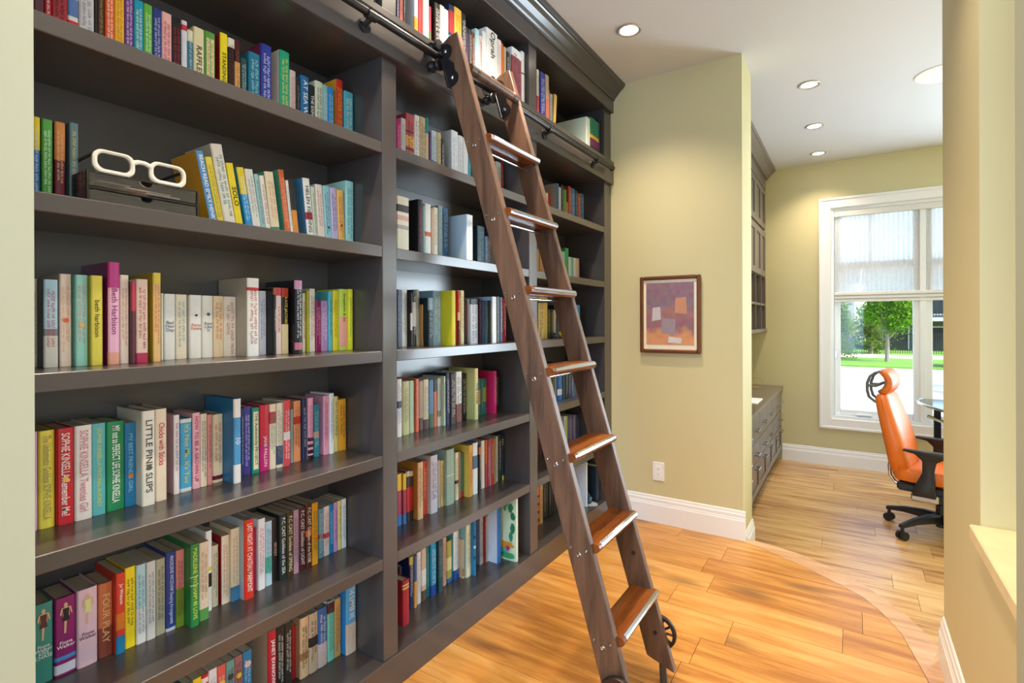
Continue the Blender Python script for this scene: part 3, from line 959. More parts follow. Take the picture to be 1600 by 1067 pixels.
SHELF('left',4,1.107,[
(.364,.0076,.1853,-.175,0,'cfc0a6','beige paperback by the wall',{'m': '8a7a68'}),
(.3723,.0232,.1833,-.1395,0,'a8c8d4','light blue book with grey lower half',{'b': [(0, 0.36, 'c8c4b8'), (0.36, 0.44, '787c80')], 'm': 'b82838', 'cov': '6a7478'}),
(.4004,.0202,.1971,-.1475,0,'e4cdb8','peach paperback with an orange shoe',{'m': 'd89878', 'd': [(0.5, 0.55, 'd86030')]}),
(.424,.0216,.1963,-.1361,0,'8fc7b4','mint green paperback',{'m': 'd07890', 'd': [(0.45, 0.5, 'e0a848')]}),
(.448,.0212,.1962,-.1261,0,'d8c648','mustard yellow paperback with black lettering',{'t': 'beth harbison', 'tc': '4a4420', 's': 0.8}),
(.4769,.0219,.2274,-.12,0,'e2a8c0','tall pink hardback with magenta top',{'t': 'Beth Harbison', 'tc': '8a3868', 'b': [(0.75, 1, 'b8307a'), (0, 0.12, 'd89880')], 'cov': '7a1450'}),
(.5032,.0175,.2017,-.1317,0,'ead8c6','pale pink paperback',{'m': 'c88878'}),
(.5213,.008,.1874,-.1187,0,'5a2430','thin dark red paperback',{'b': [(0.64, 1, 'b83048')]}),
(.5299,.0232,.1933,-.1161,0,'dcbcac','dusty pink paperback with red flower',{'m': '8a3444', 'b': [(0, 0.12, 'b02c50')]}),
(.5677,.0163,.2112,-.125,0,'e2b878','tall peach hardback with yellow top',{'b': [(0.88, 1, 'd8c040')], 'm': 'b84838', 'cov': 'b89c28'}),
(.6055,.0048,.1657,-.175,0,'ece6da','thin white paperback',{}),
(.6128,.025,.1649,-.175,0,'eae6de','white paperback with yellow dashes',{'t': 'Bad Heir Day', 'tc': '5a6a78', 's': 0.6, 'hz': 1}),
(.6394,.0258,.1646,-.175,0,'eadcc4','cream paperback with bird wings',{'m': '7aa0a0'}),
(.6717,.0296,.1644,-.175,0,'ece8e0','white paperback with black bottle',{'t': 'Fame Fatale', 'tc': 'c86858', 's': 0.6, 'hz': 1, 'd': [(0.68, 0.24, '202020')]}),
(.7025,.0274,.164,-.1737,0,'ebe6dc','white paperback with blue sunglasses',{'t': 'Azur Like It', 'tc': '4a6a88', 's': 0.6, 'hz': 1, 'd': [(0.7, 0.35, '3a5a88')]}),
(.7319,.0267,.1641,-.175,0,'ead2ae','cream peach paperback',{'m': 'd07858'}),
(.7593,.0337,.1637,-.175,0,'e6dac8','cream paperback',{'m': 'c8787a'}),
(.7936,.0335,.2144,-.12,0,'eceae4','tall thick white paperback with red stripe',{'b': [(0.84, 0.88, 'c83c38')], 'm': 'b05050', 'cov': 'b8b0a4'}),
(.8541,.0212,.1834,-.1638,0,'dcdce4','pale lilac white paperback',{'m': '8a98c0'}),
(.8759,.008,.1915,-.1278,0,'1c1814','black paperback with white lettering and red top',{'t': 'The Friday Night Knitting Club', 'tc': 'dcd4c4', 'b': [(0.9, 1, 'a8502c')]}),
(.8911,.0202,.1939,-.1449,0,'e6cec8','blush paperback with red rose top',{'t': 'KATE JACOBS', 'tc': 'c07878', 'b': [(0.88, 1, 'c04048')]}),
(.9119,.0211,.1939,-.143,0,'dcc89c','cream paperback with black and red top half',{'t': 'KATE JACOBS', 'tc': 'd8b850', 'b': [(0.45, 0.86, '181410'), (0.86, 1, 'b04028')], 'tz': 0.66}),
(.9388,.0245,.2171,-.12,0,'181820','tall black hardback with pink petals',{'m': 'd0d8e0', 'b': [(0.88, 1, 'c890b0'), (0.05, 0.15, 'c07080')], 'cov': '141214'}),
(1.0023,.0102,.1838,-.175,0,'e6dcc0','thin cream paperback with red hearts',{'m': 'b02c30'}),
(1.0131,.008,.1913,-.1676,0,'b8b828','thin olive yellow paperback',{}),
(1.0217,.0192,.1984,-.1656,0,'eae4da','white paperback with pink script',{'m': 'c03c60'}),
(1.0424,.0196,.1617,-.164,0,'8f1e5c','magenta thin paperback',{'m': 'e0a8c8'}),
(1.0632,.0242,.1617,-.1644,0,'b58fc0','lilac thin paperback',{'m': 'e8d8f0'}),
(1.088,.0145,.193,-.1599,0,'58b8c4','aqua book with yellow edge',{'m': '306878'}),
(1.1031,.0188,.1957,-.1569,0,'e8cf2f','sunny yellow thin paperback',{'m': '8a6a18'}),
(1.1226,.0279,.2016,-.1476,0,'c8dc58','lime paperback with pink block',{'t': 'Shopaholic & Sis', 'tc': '3a5030', 'b': [(0.06, 0.55, 'f0a898')], 'tz': 0.7, 's': 0.8}),
(1.151,.0162,.2023,-.1379,0,'e4e02c','acid yellow paperback at right end',{'m': '70a848'}),
])
SHELF('left',5,.77,[
(.3591,.0075,.2047,-.1588,0,'d8a4c8','pink paperback against the wall',{}),
(.3682,.0268,.2044,-.1587,0,'e8d84a','yellow paperback with grey script',{'t': 'The Undomestic Goddess SOPHIE KINSELLA', 'tc': 'a8945a'}),
(.3956,.0288,.2054,-.1511,0,'c4202a','red paperback with white lettering and yellow flower',{'t': 'SOPHIE KINSELLA Remember Me?', 'tc': 'f0dcd0', 'd': [(0.47, 0.42, 'e8b848')]}),
(.4262,.0308,.2059,-.1508,0,'e6dcd2','white paperback with pink and grey lettering',{'t': 'SOPHIE KINSELLA Twenties Girl', 'tc': 'd0808c'}),
(.4584,.0248,.2051,-.1547,0,'5fb0b5','aqua paperback with yellow lettering',{'t': 'SOPHIE KINSELLA FINDING AUDREY', 'tc': 'c8d050', 's': 0.6}),
(.4864,.0354,.2039,-.1605,0,'238a56','green paperback with white lettering',{'t': 'MY not so PERFECT LIFE SOPHIE KINSELLA', 'tc': 'eef2e8'}),
(.5224,.0224,.1955,-.1604,0,'2076a6','blue paperback with orange emblem',{'t': "MY BEST FRIEND'S GIRL", 'tc': '88c0e0', 's': 0.7, 'd': [(0.37, 0.55, 'c87830')]}),
(.5454,.0273,.2228,-.13,0,'e8e2d4','tall cream hardback with dark lettering',{'t': 'LITTLE PINK SLIPS', 'tc': '4a4a4c', 'd': [(0.4, 0.5, '5a5a5e')]}),
(.578,.0248,.2218,-.141,0,'ead8c0','tall cream hardback with red lettering',{'t': 'Chicks with Sticks', 'tc': 'c82c38', 'tz': 0.62}),
(.6272,.0133,.1985,-.1604,0,'e8e0e0','white paperback with pink edge',{'m': '8a4a58', 'cov': 'c8a0a8'}),
(.6432,.0274,.1849,-.1638,0,'4aa4d0','bright blue paperback with pale border',{'t': "It's Not Me, It's You", 'tc': 'd0d048', 'b': [(0.95, 1, 'cfd8dc'), (0, 0.05, 'cfd8dc')]}),
(.6733,.0183,.1963,-.1644,0,'e8b0bc','pink paperback with red lettering',{'t': 'HOW TO BE A GROWN UP', 'tc': 'c01c3c'}),
(.693,.0169,.1909,-.1655,0,'e8d8c0','cream paperback with black squiggle',{'m': '5a4a3c'}),
(.7117,.0126,.186,-.1674,0,'d8908c','salmon thin paperback',{'m': 'b04048'}),
(.7287,.027,.1827,-.175,0,'e6d2b0','cream paperback with rust lettering',{'m': 'c06848', 'b': [(0.04, 0.1, '5a1c28')]}),
(.7562,.0189,.2253,-.12,0,'4a98cc','tall blue and white hardback with white ends',{'t': 'What the Nanny Saw', 'tc': 'e8f0f8', 'b': [(0.78, 1, 'ece8e4'), (0, 0.22, 'e8e6e4')], 'cov': '2c78ac', 'hz': 1, 's': 0.8}),
(.8014,.0075,.1897,-.166,0,'2c3068','thin dark blue paperback with stars',{'m': 'c8c8e8'}),
(.8121,.0202,.1919,-.171,0,'43388c','purple paperback with pale lettering',{'m': 'd0c8f0'}),
(.8329,.0213,.1866,-.1659,0,'1a8f80','teal paperback with a cream panel',{'b': [(0.06, 0.94, 'ece0b8')], 't': 'THE Authenticity PROJECT', 'tc': '4a4034'}),
(.8556,.0287,.1909,-.1663,0,'d02840','red and magenta paperback',{'t': 'JANE FALLON', 'tc': 'f0d0d8', 'b': [(0, 0.4, 'c01870')], 'tz': 0.3, 's': 0.8}),
(.8851,.0196,.1906,-.1634,0,'e8d4bc','cream paperback with red swirl',{'m': '4a9a78', 'b': [(0.7, 0.88, 'b83840')]}),
(.9054,.0194,.191,-.1608,0,'e4d8c0','ivory paperback with dark blue plaque',{'m': '8a8488', 'b': [(0.05, 0.34, '3a4a6c')]}),
(.9255,.0209,.1972,-.1554,0,'d84450','coral red paperback',{'m': 'f0d8d0', 'b': [(0.4, 0.52, 'e8dcd8')], 'cov': 'd8c8b4'}),
(.9604,.009,.1637,-.175,0,'90a8a4','thin grey green paperback',{}),
(.9711,.0238,.1877,-.175,0,'e89868','peach orange paperback',{'m': 'c05030', 'b': [(0.62, 0.74, 'c83028')]}),
(.9954,.0155,.1916,-.1666,0,'1c2c54','navy paperback with gold crest',{'m': 'a8b8c8'}),
(1.0115,.0177,.1929,-.1598,0,'e4a0b8','pink paperback with black zebra foot',{'m': 'a04868', 'b': [(0, 0.07, '18141a'), (0.1, 0.16, '18141a'), (0.2, 0.25, '18141a'), (0.3, 0.36, '18141a')]}),
(1.0426,.0195,.1669,-.175,0,'2c8498','teal paperback with a skin-tone block',{'m': 'b8dce4', 'b': [(0.36, 0.48, 'd8a890')]}),
(1.0759,.0188,.1911,-.1709,0,'e49cb4','pink wavy edged paperback',{'m': 'b04870', 'cov': 'd8a0c0'}),
(1.0954,.0163,.1974,-.1649,0,'e8e8e8','tall white paperback with grey lettering',{'m': '7a7a80'}),
(1.1199,.0155,.1836,-.175,0,'e4d88c','pale yellow thin paperback',{'m': '4a4838'}),
(1.1368,.0312,.1712,-.175,0,'dc9c28','amber paperback at right end',{'m': '9a4a28'}),
])
SHELF('left',6,.44,[
(.3625,.0334,.1684,-.175,0,'3f8f80','teal paperback with a standing figure',{'t': 'Fiona Walker KISS CHASE', 'tc': 'e4ece4', 'hz': 1, 'fig': '5a2c28'}),
(.397,.0367,.1674,-.1709,0,'8c1a66','magenta paperback with a figure in black dress',{'t': 'Fiona Walker', 'tc': 'f0e0e8', 'hz': 1, 'fig': '1a1418', 'b': [(0.2, 0.25, '4a90d0'), (0.03, 0.15, 'dcdce8')]}),
(.4343,.0368,.1707,-.1665,0,'e0bcc8','pale pink paperback with a figure in yellow',{'t': 'Fiona Walker', 'tc': '5a3450', 'hz': 1, 'fig': 'd8d890'}),
(.474,.0271,.1674,-.1704,0,'c87048','burnt orange paperback fading to brown',{'t': 'FOUR PLAY', 'tc': 'e0b478', 'b': [(0, 0.4, '8a4434')]}),
(.5017,.0175,.1845,-.1522,0,'d8402c','red paperback with orange middle and blue foot',{'t': 'Jo Watson', 'tc': 'f0e8e0', 'b': [(0.3, 0.5, 'e07828'), (0, 0.22, '1a78a8')], 'tz': 0.74}),
(.5214,.0213,.1881,-.1593,0,'f0d61c','bright yellow paperback',{'m': '4a4420'}),
(.5433,.0197,.1867,-.1557,0,'b0d4dc','pale blue and white paperback',{'b': [(0, 0.45, 'dcdcdc')], 'm': '68808c'}),
(.5635,.0191,.187,-.1527,0,'d0d0cc','light grey paperback',{'m': '70787c'}),
(.5843,.0205,.1847,-.1553,0,'a8a48c','grey olive paperback',{'m': '5a5c48'}),
(.6054,.0211,.1935,-.1522,0,'2c4090','royal blue paperback with white foot',{'t': 'MADELEINE WICKHAM Sleeping Arrangements', 'tc': 'c8d4f0', 'b': [(0, 0.04, 'c8d0dc')]}),
(.6271,.0191,.1918,-.1504,0,'d8857c','salmon paperback with olive green foot',{'m': '8a3c40', 'b': [(0, 0.5, '6c8c28')]}),
(.6468,.0197,.2059,-.12,0,'2c8848','thick green book with yellow lettering',{'t': 'MADELEINE WICKHAM 40 LOVE', 'tc': 'c8dc50', 'b': [(0.5, 0.51, 'c8d8c0'), (0.6, 0.61, 'c8d8c0')]}),
(.6719,.0235,.1991,-.1298,0,'dcc8b0','tan paperback with green foot',{'m': 'b08868', 'b': [(0, 0.15, '58984c')]}),
(.7033,.0159,.2115,-.1614,0,'ecebe8','white paperback with a yellow patch',{'b': [(0.5, 0.55, 'e8d830'), (0.3, 0.47, '1c1a18')]}),
(.7243,.0166,.1637,-.1708,0,'d8ccb0','short beige paperback with sprig',{'m': '5a7468'}),
(.7453,.0203,.1839,-.1627,0,'e8dcc8','white paperback with peach script',{'m': 'c88858', 'cov': 'a02028'}),
(.7661,.0232,.1979,-.1543,0,'e4d6ba','cream paperback with blue corner',{'m': 'c8988a', 'b': [(0, 0.2, '3a78a8')]}),
(.79,.0279,.2177,-.1328,0,'dc3420','red orange paperback with white lettering',{'t': 'LAST NIGHT AT CHATEAU MARMONT', 'tc': 'f4e4dc', 'cov': 'b8c8d8'}),
(.8332,.0067,.1782,-.1581,0,'b01c50','thin crimson paperback',{}),
(.8405,.0206,.2017,-.1492,0,'ece8ea','white paperback with red script',{'m': 'c83c4c'}),
(.8654,.0196,.1853,-.1537,0,'b8d4e4','pale blue paperback with teal stripe',{'m': '486880', 'b': [(0.2, 0.45, '58b8a0')]}),
(.8914,.0152,.1812,-.1615,0,'2c1a1c','dark maroon paperback with pale capitals',{'t': 'SECRET', 'tc': 'd0b098'}),
(.9072,.0213,.1922,-.1498,0,'1c2c2c','black green paperback with white capitals',{'t': 'P.C. CAST Goddess of the SEA', 'tc': 'd8dcd4'}),
(.9291,.0217,.1906,-.1487,0,'3c2c18','dark brown paperback with gold capitals',{'t': 'P.C. CAST Goddess of SPRING', 'tc': 'd8c898'}),
(.9529,.0179,.1923,-.1511,0,'b08898','mauve paperback',{'m': '6a3c58'}),
(.9724,.0224,.1927,-.1523,0,'401820','dark wine paperback with white capitals',{'t': 'P.C. CAST Goddess of LIGHT', 'tc': 'dcc4c4'}),
(.9954,.0201,.1952,-.1503,0,'4c1c18','deep red brown paperback with orange glow',{'t': 'P.C. CAST Goddess of the ROSE', 'tc': 'e0d0b8', 'b': [(0.5, 0.6, 'c86028')]}),
(1.0181,.0221,.1937,-.1528,0,'d8981c','amber gold paperback',{'m': '7a4a10'}),
(1.0587,.019,.1593,-.1747,0,'6c9cac','grey blue thin paperback',{'m': 'c8dce0', 'b': [(0.4, 0.48, 'b03848')]}),
(1.079,.0204,.1606,-.175,0,'ead8d4','pale pink thin paperback',{'m': 'b87878', 'b': [(0.36, 0.46, 'c83c48')]}),
(1.0999,.017,.1618,-.175,0,'1c80b4','strong blue thin paperback',{'m': 'b8e0f0'}),
(1.1178,.0155,.1626,-.175,0,'d098c8','orchid pink thin paperback',{'m': '8a3c78'}),
(1.1343,.0153,.1637,-.175,0,'e4dc8c','pale lemon thin paperback',{'m': '7a743c'}),
(1.1505,.0175,.1646,-.175,0,'e4e6e8','white thin paperback at right end',{'m': '7080a8'}),
])
SHELF('left',7,.108,[
(.6426,.0198,.183,-.145,0,'2c7870','teal paperback low in the corner',{}),
(.663,.0203,.1838,-.145,0,'e8cc1c','yellow paperback',{'m': '3a3018'}),
(.684,.017,.1829,-.145,0,'c02428','red paperback with white emblem',{'b': [(0.88, 0.95, 'f0e0e0')]}),
(.7019,.0211,.185,-.145,0,'e4e4e8','white paperback',{'m': 'b0a8b8'}),
(.7236,.0223,.1833,-.145,0,'dc5c54','coral paperback with yellow roundel',{'d': [(0.74, 0.75, 'e8c040')], 'm': 'f0d0c8'}),
(.7468,.0226,.1825,-.145,0,'6c9c98','grey teal paperback with a badge',{'d': [(0.76, 0.8, '3a2c38')], 'm': '28484c'}),
(.7701,.0215,.1832,-.145,0,'9c6468','dusty mauve paperback with yellow roundel',{'d': [(0.71, 0.75, 'd8b428')], 'm': '5a2c34'}),
(.7924,.0256,.184,-.145,0,'2478a8','blue paperback with a badge',{'d': [(0.8, 0.8, 'd8b8b8')], 'm': 'a8d0e4'}),
(.8651,.0267,.2031,-.145,0,'b81c30','red and navy striped paperback with white capitals',{'t': 'JANET EVANOVICH', 'tc': 'f0f0f0', 'cov': 'd0b090'}),
(.8926,.0256,.2009,-.145,0,'1c1c1c','black paperback with white lettering',{'m': 'd0d0c8'}),
(.9194,.0243,.199,-.145,0,'2c201c','dark brown paperback with white lettering',{'m': 'c8c0b4'}),
(.9638,.0119,.1623,-.175,0,'b01c1c','thin bright red paperback',{}),
(.9762,.0295,.185,-.1547,0,'d8b890','tan paperback with dark foot',{'m': '5a4430', 'b': [(0.3, 0.42, 'a87848')], 'cov': 'c8a480'}),
(1.0064,.0311,.1845,-.1524,0,'c4b098','beige paperback with a black figure',{'m': '4a3428', 'b': [(0.44, 0.6, '28282c')]}),
(1.0382,.0335,.1854,-.1522,0,'3c68a8','blue paperback with pale foot',{'m': 'd8e0f0', 'b': [(0, 0.4, 'c8b8b4')], 'cov': '2c6898'}),
(1.0743,.0263,.192,-.1524,0,'78c8b4','mint paperback with maroon top',{'m': '3a8878', 'b': [(0.8, 0.98, '5c1c28')], 'cov': 'e8e4e0'}),
(1.1012,.0231,.1899,-.1506,0,'c09858','golden tan paperback',{'m': '7a4c20'}),
(1.1287,.0393,.2197,-.1286,0,'58a4d4','sky blue paperback with sandy foot at right end',{'t': 'THE SUMMER WE', 'tc': 'e8e8dc', 'b': [(0, 0.45, 'c8b8a4')], 'tz': 0.75, 'cov': '2888d0'}),
])
SHELF('middle',1,2.195,[
(1.2554,.012,.2,-.02,0,'2c3868','thin navy book with white lettering',{'m': 'd8d8e8'}),
(1.2685,.0181,.19,-.02,0,'b84838','red picture book',{'m': '3a1c18'}),
(1.2876,.0092,.19,-.02,0,'141414','very thin black book',{'m': 'd0d0d0'}),
(1.3405,.0194,.15,-.02,0,'e8e8ec','white book with orange foot',{'b': [(0, 0.5, 'e8a01c')], 'cov': 'dcdce4'}),
(1.361,.021,.15,-.02,0,'cc2c38','red rounded book',{}),
(1.3845,.0324,.1849,-.02,0,'f0e8d8','tall book with yellow cover and white edge',{'b': [(0, 1, 'f0ece0')], 'cov': 'e8c418'}),
(1.4178,.0116,.15,-.02,0,'b82c48','thin red and green book',{'b': [(0, 0.4, '5a6a30')]}),
(1.4463,.0298,.1795,-.02,0,'241c18','black book with bold white script',{'m': 'f0f0ec'}),
(1.4774,.0254,.1861,-.02,0,'ece4d4','ivory book',{}),
(1.504,.0213,.1833,-.02,0,'f0f0ee','white book beside the ladder top',{}),
(1.5281,.0308,.2147,-.02,0,'1c2c50','navy and red book',{'b': [(0.5, 0.9, 'a82c38'), (0.3, 0.45, '38b0c0')]}),
(1.5602,.0446,.2214,-.02,0,'e8b848','golden yellow book',{'m': 'b8862c'}),
(1.6061,.0241,.2189,-.02,0,'1c1a1a','black book with white capitals',{'m': 'e8e8e8'}),
(1.6322,.0201,.1759,-.02,0,'1c1820','black book with purple lettering',{'m': '9068b0'}),
(1.6545,.0167,.1779,-.02,0,'201c1c','thin black book',{'m': 'e0d8d0'}),
(1.6726,.0185,.175,-.02,0,'5c2420','rust and black book',{'m': 'e8d8c8'}),
(1.6943,.0276,.2002,-.02,0,'a8d0d8','pale aqua book',{'m': 'f0f4f4'}),
(1.7233,.0193,.1849,-.02,0,'e0c8c8','thin pink and black book',{'m': '3a2c34'}),
(1.7443,.0238,.2138,-.02,0,'f0f0f0','narrow white book',{}),
(1.7689,.083,.2416,-.02,0,'f0eeea','thick white book with black script',{'t': 'Oprah', 'tc': '3a3a3c', 'tz': 0.75}),
(1.8535,.0296,.2289,-.02,0,'f2e4e0','pale blush book',{'m': 'e0b0a8'}),
(1.8838,.0137,.2236,-.02,0,'e87818','thin orange book',{}),
(1.8992,.0222,.2166,-.02,0,'c8a888','tan book with white foot',{'b': [(0, 0.4, 'f0ece8')]}),
(1.9232,.0245,.2065,-.02,0,'1c1c1e','black book with white letters',{'m': 'e0e0e0'}),
(1.966,.0805,.2467,-.02,0,'f2f2f2','thick white book with red and purple panel',{'b': [(0.08, 0.85, 'a04448')], 'm': '5a3a78'}),
(2.0475,.03,.2612,-.02,0,'f2f2f2','white book with a tiny black mark',{'b': [(0.6, 0.62, '1c1c1c')]}),
])
SHELF('middle',2,1.778,[
(1.3668,.0219,.1682,-.135,0,'b81c70','magenta book',{'m': 'e0a0c0'}),
(1.3905,.0236,.1784,-.135,0,'c8c4bc','light grey book',{'m': '808078'}),
(1.4148,.0435,.2054,-.135,0,'b85058','pink and orange patterned clothbound book',{'b': [(0.1, 0.3, 'd8923c'), (0.4, 0.6, 'e0a04c'), (0.34, 0.36, '2a1418'), (0.66, 0.68, '2a1418')], 'm': '3a1c20'}),
(1.4602,.0271,.2132,-.135,0,'e4e0d8','white paperback with small emblems',{'m': '5a5a5c'}),
(1.4892,.0318,.2166,-.135,0,'c8b088','tan book',{'m': '4a4030'}),
(1.5218,.0173,.2235,-.135,0,'2c8c84','tan book with teal top',{'b': [(0, 0.72, 'd0b890')]}),
(1.5423,.0119,.1714,-.135,0,'58306c','thin purple book',{}),
(1.5556,.0307,.1831,-.135,0,'c4d4e0','pale blue book',{'b': [(0, 0.35, '506ca0')], 'm': '4a6488'}),
(1.5878,.0264,.185,-.135,0,'d0bc90','sand coloured book',{'m': '7a6c4c'}),
(1.6155,.0194,.1664,-.135,0,'1c1c1c','black book with white capitals',{'m': 'd8d8d4'}),
(1.678,.0443,.2225,-.135,0,'ebeef2','thick pale white book',{'m': 'b0b8c0', 'cov': 'dce4ec'}),
(1.7238,.031,.214,-.135,0,'e8e6ea','white book with faint lettering',{'m': 'a8a0a8'}),
(1.7564,.0352,.214,-.135,0,'e6e4e6','white book with a dark plate',{'b': [(0.1, 0.28, '4a4a50')]}),
(1.7923,.0197,.1961,-.135,0,'2c98a8','thin teal book behind the ladder',{}),
(1.9339,.0314,.1607,-.135,0,'c8c0a8','beige book behind the ladder',{}),
(1.9672,.0351,.1669,-.135,0,'c89c2c','mustard book seen between ladder stiles',{'m': '5a4010'}),
(2.0042,.0431,.1745,-.135,0,'dce4e0','white and green book between ladder stiles',{'m': '789888'}),
(2.0483,.0205,.1841,-.135,0,'a81c2c','dark red book between ladder stiles',{'m': 'e0b0a8'}),
])
SHELF('middle',3,1.444,[
(1.3673,.0619,.2199,-.135,0,'e8dcc0','thick cream book with drawn faces',{'b': [(0.74, 0.86, '3a3034'), (0.6, 0.68, 'd8a8a0'), (0.45, 0.52, 'a8a8a0')]}),
(1.4785,.0261,.2279,-.135,0,'1c1c30','tall black book with red lettering',{'m': 'b82c38', 'cov': '101014'}),
(1.5058,.0109,.2075,-.135,0,'78a8a8','thin grey teal book',{}),
(1.5175,.0333,.2187,-.135,0,'eae8e4','white book with an orange mark',{'b': [(0.42, 0.5, 'd85c2c')]}),
(1.5535,.0128,.2069,-.135,0,'c8a888','thin tan book',{}),
(1.567,.0259,.2139,-.135,0,'e4dcc8','ivory book',{'m': '9a9280'}),
(1.5937,.0287,.2253,-.135,0,'8ca4a8','grey blue book',{'m': 'e0e8e8'}),
(1.6231,.0325,.2213,-.135,0,'2468a0','blue book',{'m': 'c8e0f0'}),
(1.6853,.0396,.1968,-.06,0,'e8f0f4','large pale blue white book',{'m': 'a0b0bc', 'cov': 'b8d0e0'}),
(1.8556,.0544,.1844,-.135,0,'1c3c4c','dark teal book',{'m': '508090', 'cov': '18202c'}),
(1.9115,.0337,.1447,-.135,0,'2c5880','steel blue book behind the ladder',{'m': '90b0c8'}),
(1.9462,.0143,.1398,-.135,0,'8c5c38','thin brown book behind the ladder',{}),
(1.9623,.032,.1375,-.135,0,'586068','grey book behind the ladder',{}),
])
SHELF('middle',4,1.107,[
(1.3684,.0213,.2122,-.136,0,'1c2c48','navy book',{'m': '6a84a8'}),
(1.4083,.0277,.2127,-.1528,0,'d8dcdc','white thin book',{'m': '8a9498'}),
(1.4367,.008,.2035,-.1336,0,'241c1c','black book with white square',{'b': [(0.3, 0.62, 'dcd8d0')]}),
(1.4453,.008,.1877,-.1412,0,'b89870','very thin tan book',{}),
(1.4539,.0185,.2156,-.1397,0,'2c2c30','black and silver book with white capitals',{'b': [(0.35, 0.78, 'c8ccd0')], 'm': 'e8e8e8'}),
(1.4754,.0166,.2176,-.1413,0,'a8a898','thin grey book',{'m': '5a5a50'}),
(1.4926,.0075,.1597,-.1294,0,'b8905c','short tan book',{'m': '3a2a18'}),
(1.5006,.0269,.185,-.1034,0,'1c3440','dark blue black book',{'b': [(0.75, 1, '7c98a8')], 'm': 'a8bcc4'}),
(1.536,.0455,.2155,-.1104,0,'8cb0c8','light blue hardback',{'m': 'e0ecf4'}),
(1.5821,.0214,.216,-.0535,0,'c8c020','acid yellow book',{}),
(1.6042,.008,.2125,-.1133,0,'2c3c4c','thin dark slate book',{}),
(1.6128,.0286,.198,-.1082,0,'d8dcc8','pale sage book with brown lettering',{'m': '7a7058'}),
(1.642,.0126,.2181,-.0714,0,'c83c2c','red book with dark foot',{'b': [(0, 0.45, '58201c'), (0.45, 0.6, 'e8c8a8')], 'm': 'f0d8c0'}),
(1.6809,.0247,.2223,-.0912,0,'e0d8a0','cream book',{'m': '8a8250'}),
(1.7207,.0163,.1904,-.0987,0,'2c2028','black and red thin book',{'m': 'c83840'}),
(1.7376,.0538,.1887,-.0837,0,'c8ccd4','silver white book with dark head',{'b': [(0.88, 1, '1c2028')], 'm': '6c7480'}),
(1.792,.008,.194,-.104,0,'6c9ca0','thin teal grey book',{}),
(1.8006,.008,.1922,-.0792,0,'4c2028','thin maroon book',{'m': 'c0a0a0'}),
(1.8092,.008,.1819,-.069,0,'28405c','navy slate book',{'m': 'a0b4c8'}),
(1.8178,.008,.1818,-.0562,0,'3c5058','slate book with lime letters',{'m': 'c0d058'}),
(1.8264,.008,.1842,-.0417,0,'20241c','black book with yellow letters',{'m': 'd8dc40'}),
(1.8375,.03,.2011,-.04,0,'d8e0e8','pale blue white tall book',{'cov': '7c98b0'}),
(1.9063,.0246,.2044,-.0656,0,'1c2430','black slim book',{'m': '7088a0'}),
(1.9602,.0215,.2041,-.0842,0,'28385c','navy slim book with stars',{'m': 'c8d0e0'}),
(2.0125,.0263,.2011,-.1037,0,'b02038','red spined navy book',{'m': 'e8d0d0'}),
])
SHELF('middle',5,.77,[
(1.3865,.0247,.2165,-.1571,0,'e4e0e0','white paperback with a blue square',{'b': [(0.5, 0.62, '28385c')], 'm': '9a9a9c'}),
(1.4225,.0338,.2042,-.1622,0,'c4c090','olive cream paperback',{'m': '7c7a4c'}),
(1.4654,.025,.2023,-.1691,0,'b0c4a8','pale green paperback',{}),
(1.491,.0174,.2081,-.1613,0,'d8664c','coral orange paperback',{'m': 'f0c8b4'}),
(1.5182,.0234,.1949,-.1699,0,'a88c74','brown grey paperback',{'b': [(0, 0.25, '4c2c24')]}),
(1.5424,.0302,.1994,-.1693,0,'dcd0b4','cream paperback with dark foot',{'b': [(0, 0.2, '5a4038')], 'm': '8a7c5c'}),
(1.5732,.0271,.1944,-.1676,0,'5888b4','blue paperback with green foot',{'b': [(0, 0.3, '48685c')]}),
(1.6036,.0198,.1926,-.1692,0,'c86c3c','orange and black thin paperback',{'b': [(0.75, 1, '281c18')]}),
(1.624,.0193,.1977,-.1644,0,'e4e6e8','white paperback with dots',{'m': '8ca4b8', 'b': [(0.2, 0.32, '9ca088')]}),
(1.6439,.0105,.2051,-.1493,0,'c0d8c0','mint paperback with brown lettering',{'m': '6c7c68'}),
(1.655,.0205,.2157,-.1457,0,'28345c','navy paperback with white lettering',{'m': 'd8d8e8'}),
(1.6761,.0326,.2121,-.1406,0,'301c20','black plum paperback',{'m': 'c8c0c0'}),
(1.7286,.0401,.2156,-.1556,0,'ececec','white paperback with brown foot',{'m': '3c3c40', 'b': [(0, 0.36, '7c4038')]}),
(1.7833,.0317,.2029,-.1652,0,'241c20','black paperback with white script',{'m': 'dcdcdc'}),
(1.8155,.0242,.2251,-.12,0,'e4d890','cream yellow book',{'t': 'THE FARM', 'tc': '5c5430', 'cov': 'd4d488'}),
(1.9096,.0229,.1672,-.175,0,'3c6c64','green and tan thin paperback',{'b': [(0.3, 0.7, 'b89460')]}),
(1.9351,.0181,.1648,-.175,0,'1c7880','teal thin paperback',{'m': 'b0d8d8'}),
(1.955,.0228,.1642,-.175,0,'2c8c88','teal and lime thin paperback',{'b': [(0.35, 0.75, 'b0c84c')]}),
(1.9784,.0191,.1989,-.13,0,'cc1c68','tall hot pink book',{'m': 'f0c0d8', 'cov': 'd01c68'}),
(1.998,.0058,.1702,-.175,0,'58a8c8','sky blue thin paperback',{}),
(2.0576,.0199,.1873,-.1746,0,'201c28','thin black book at right end',{'m': 'c0c0d0'}),
])
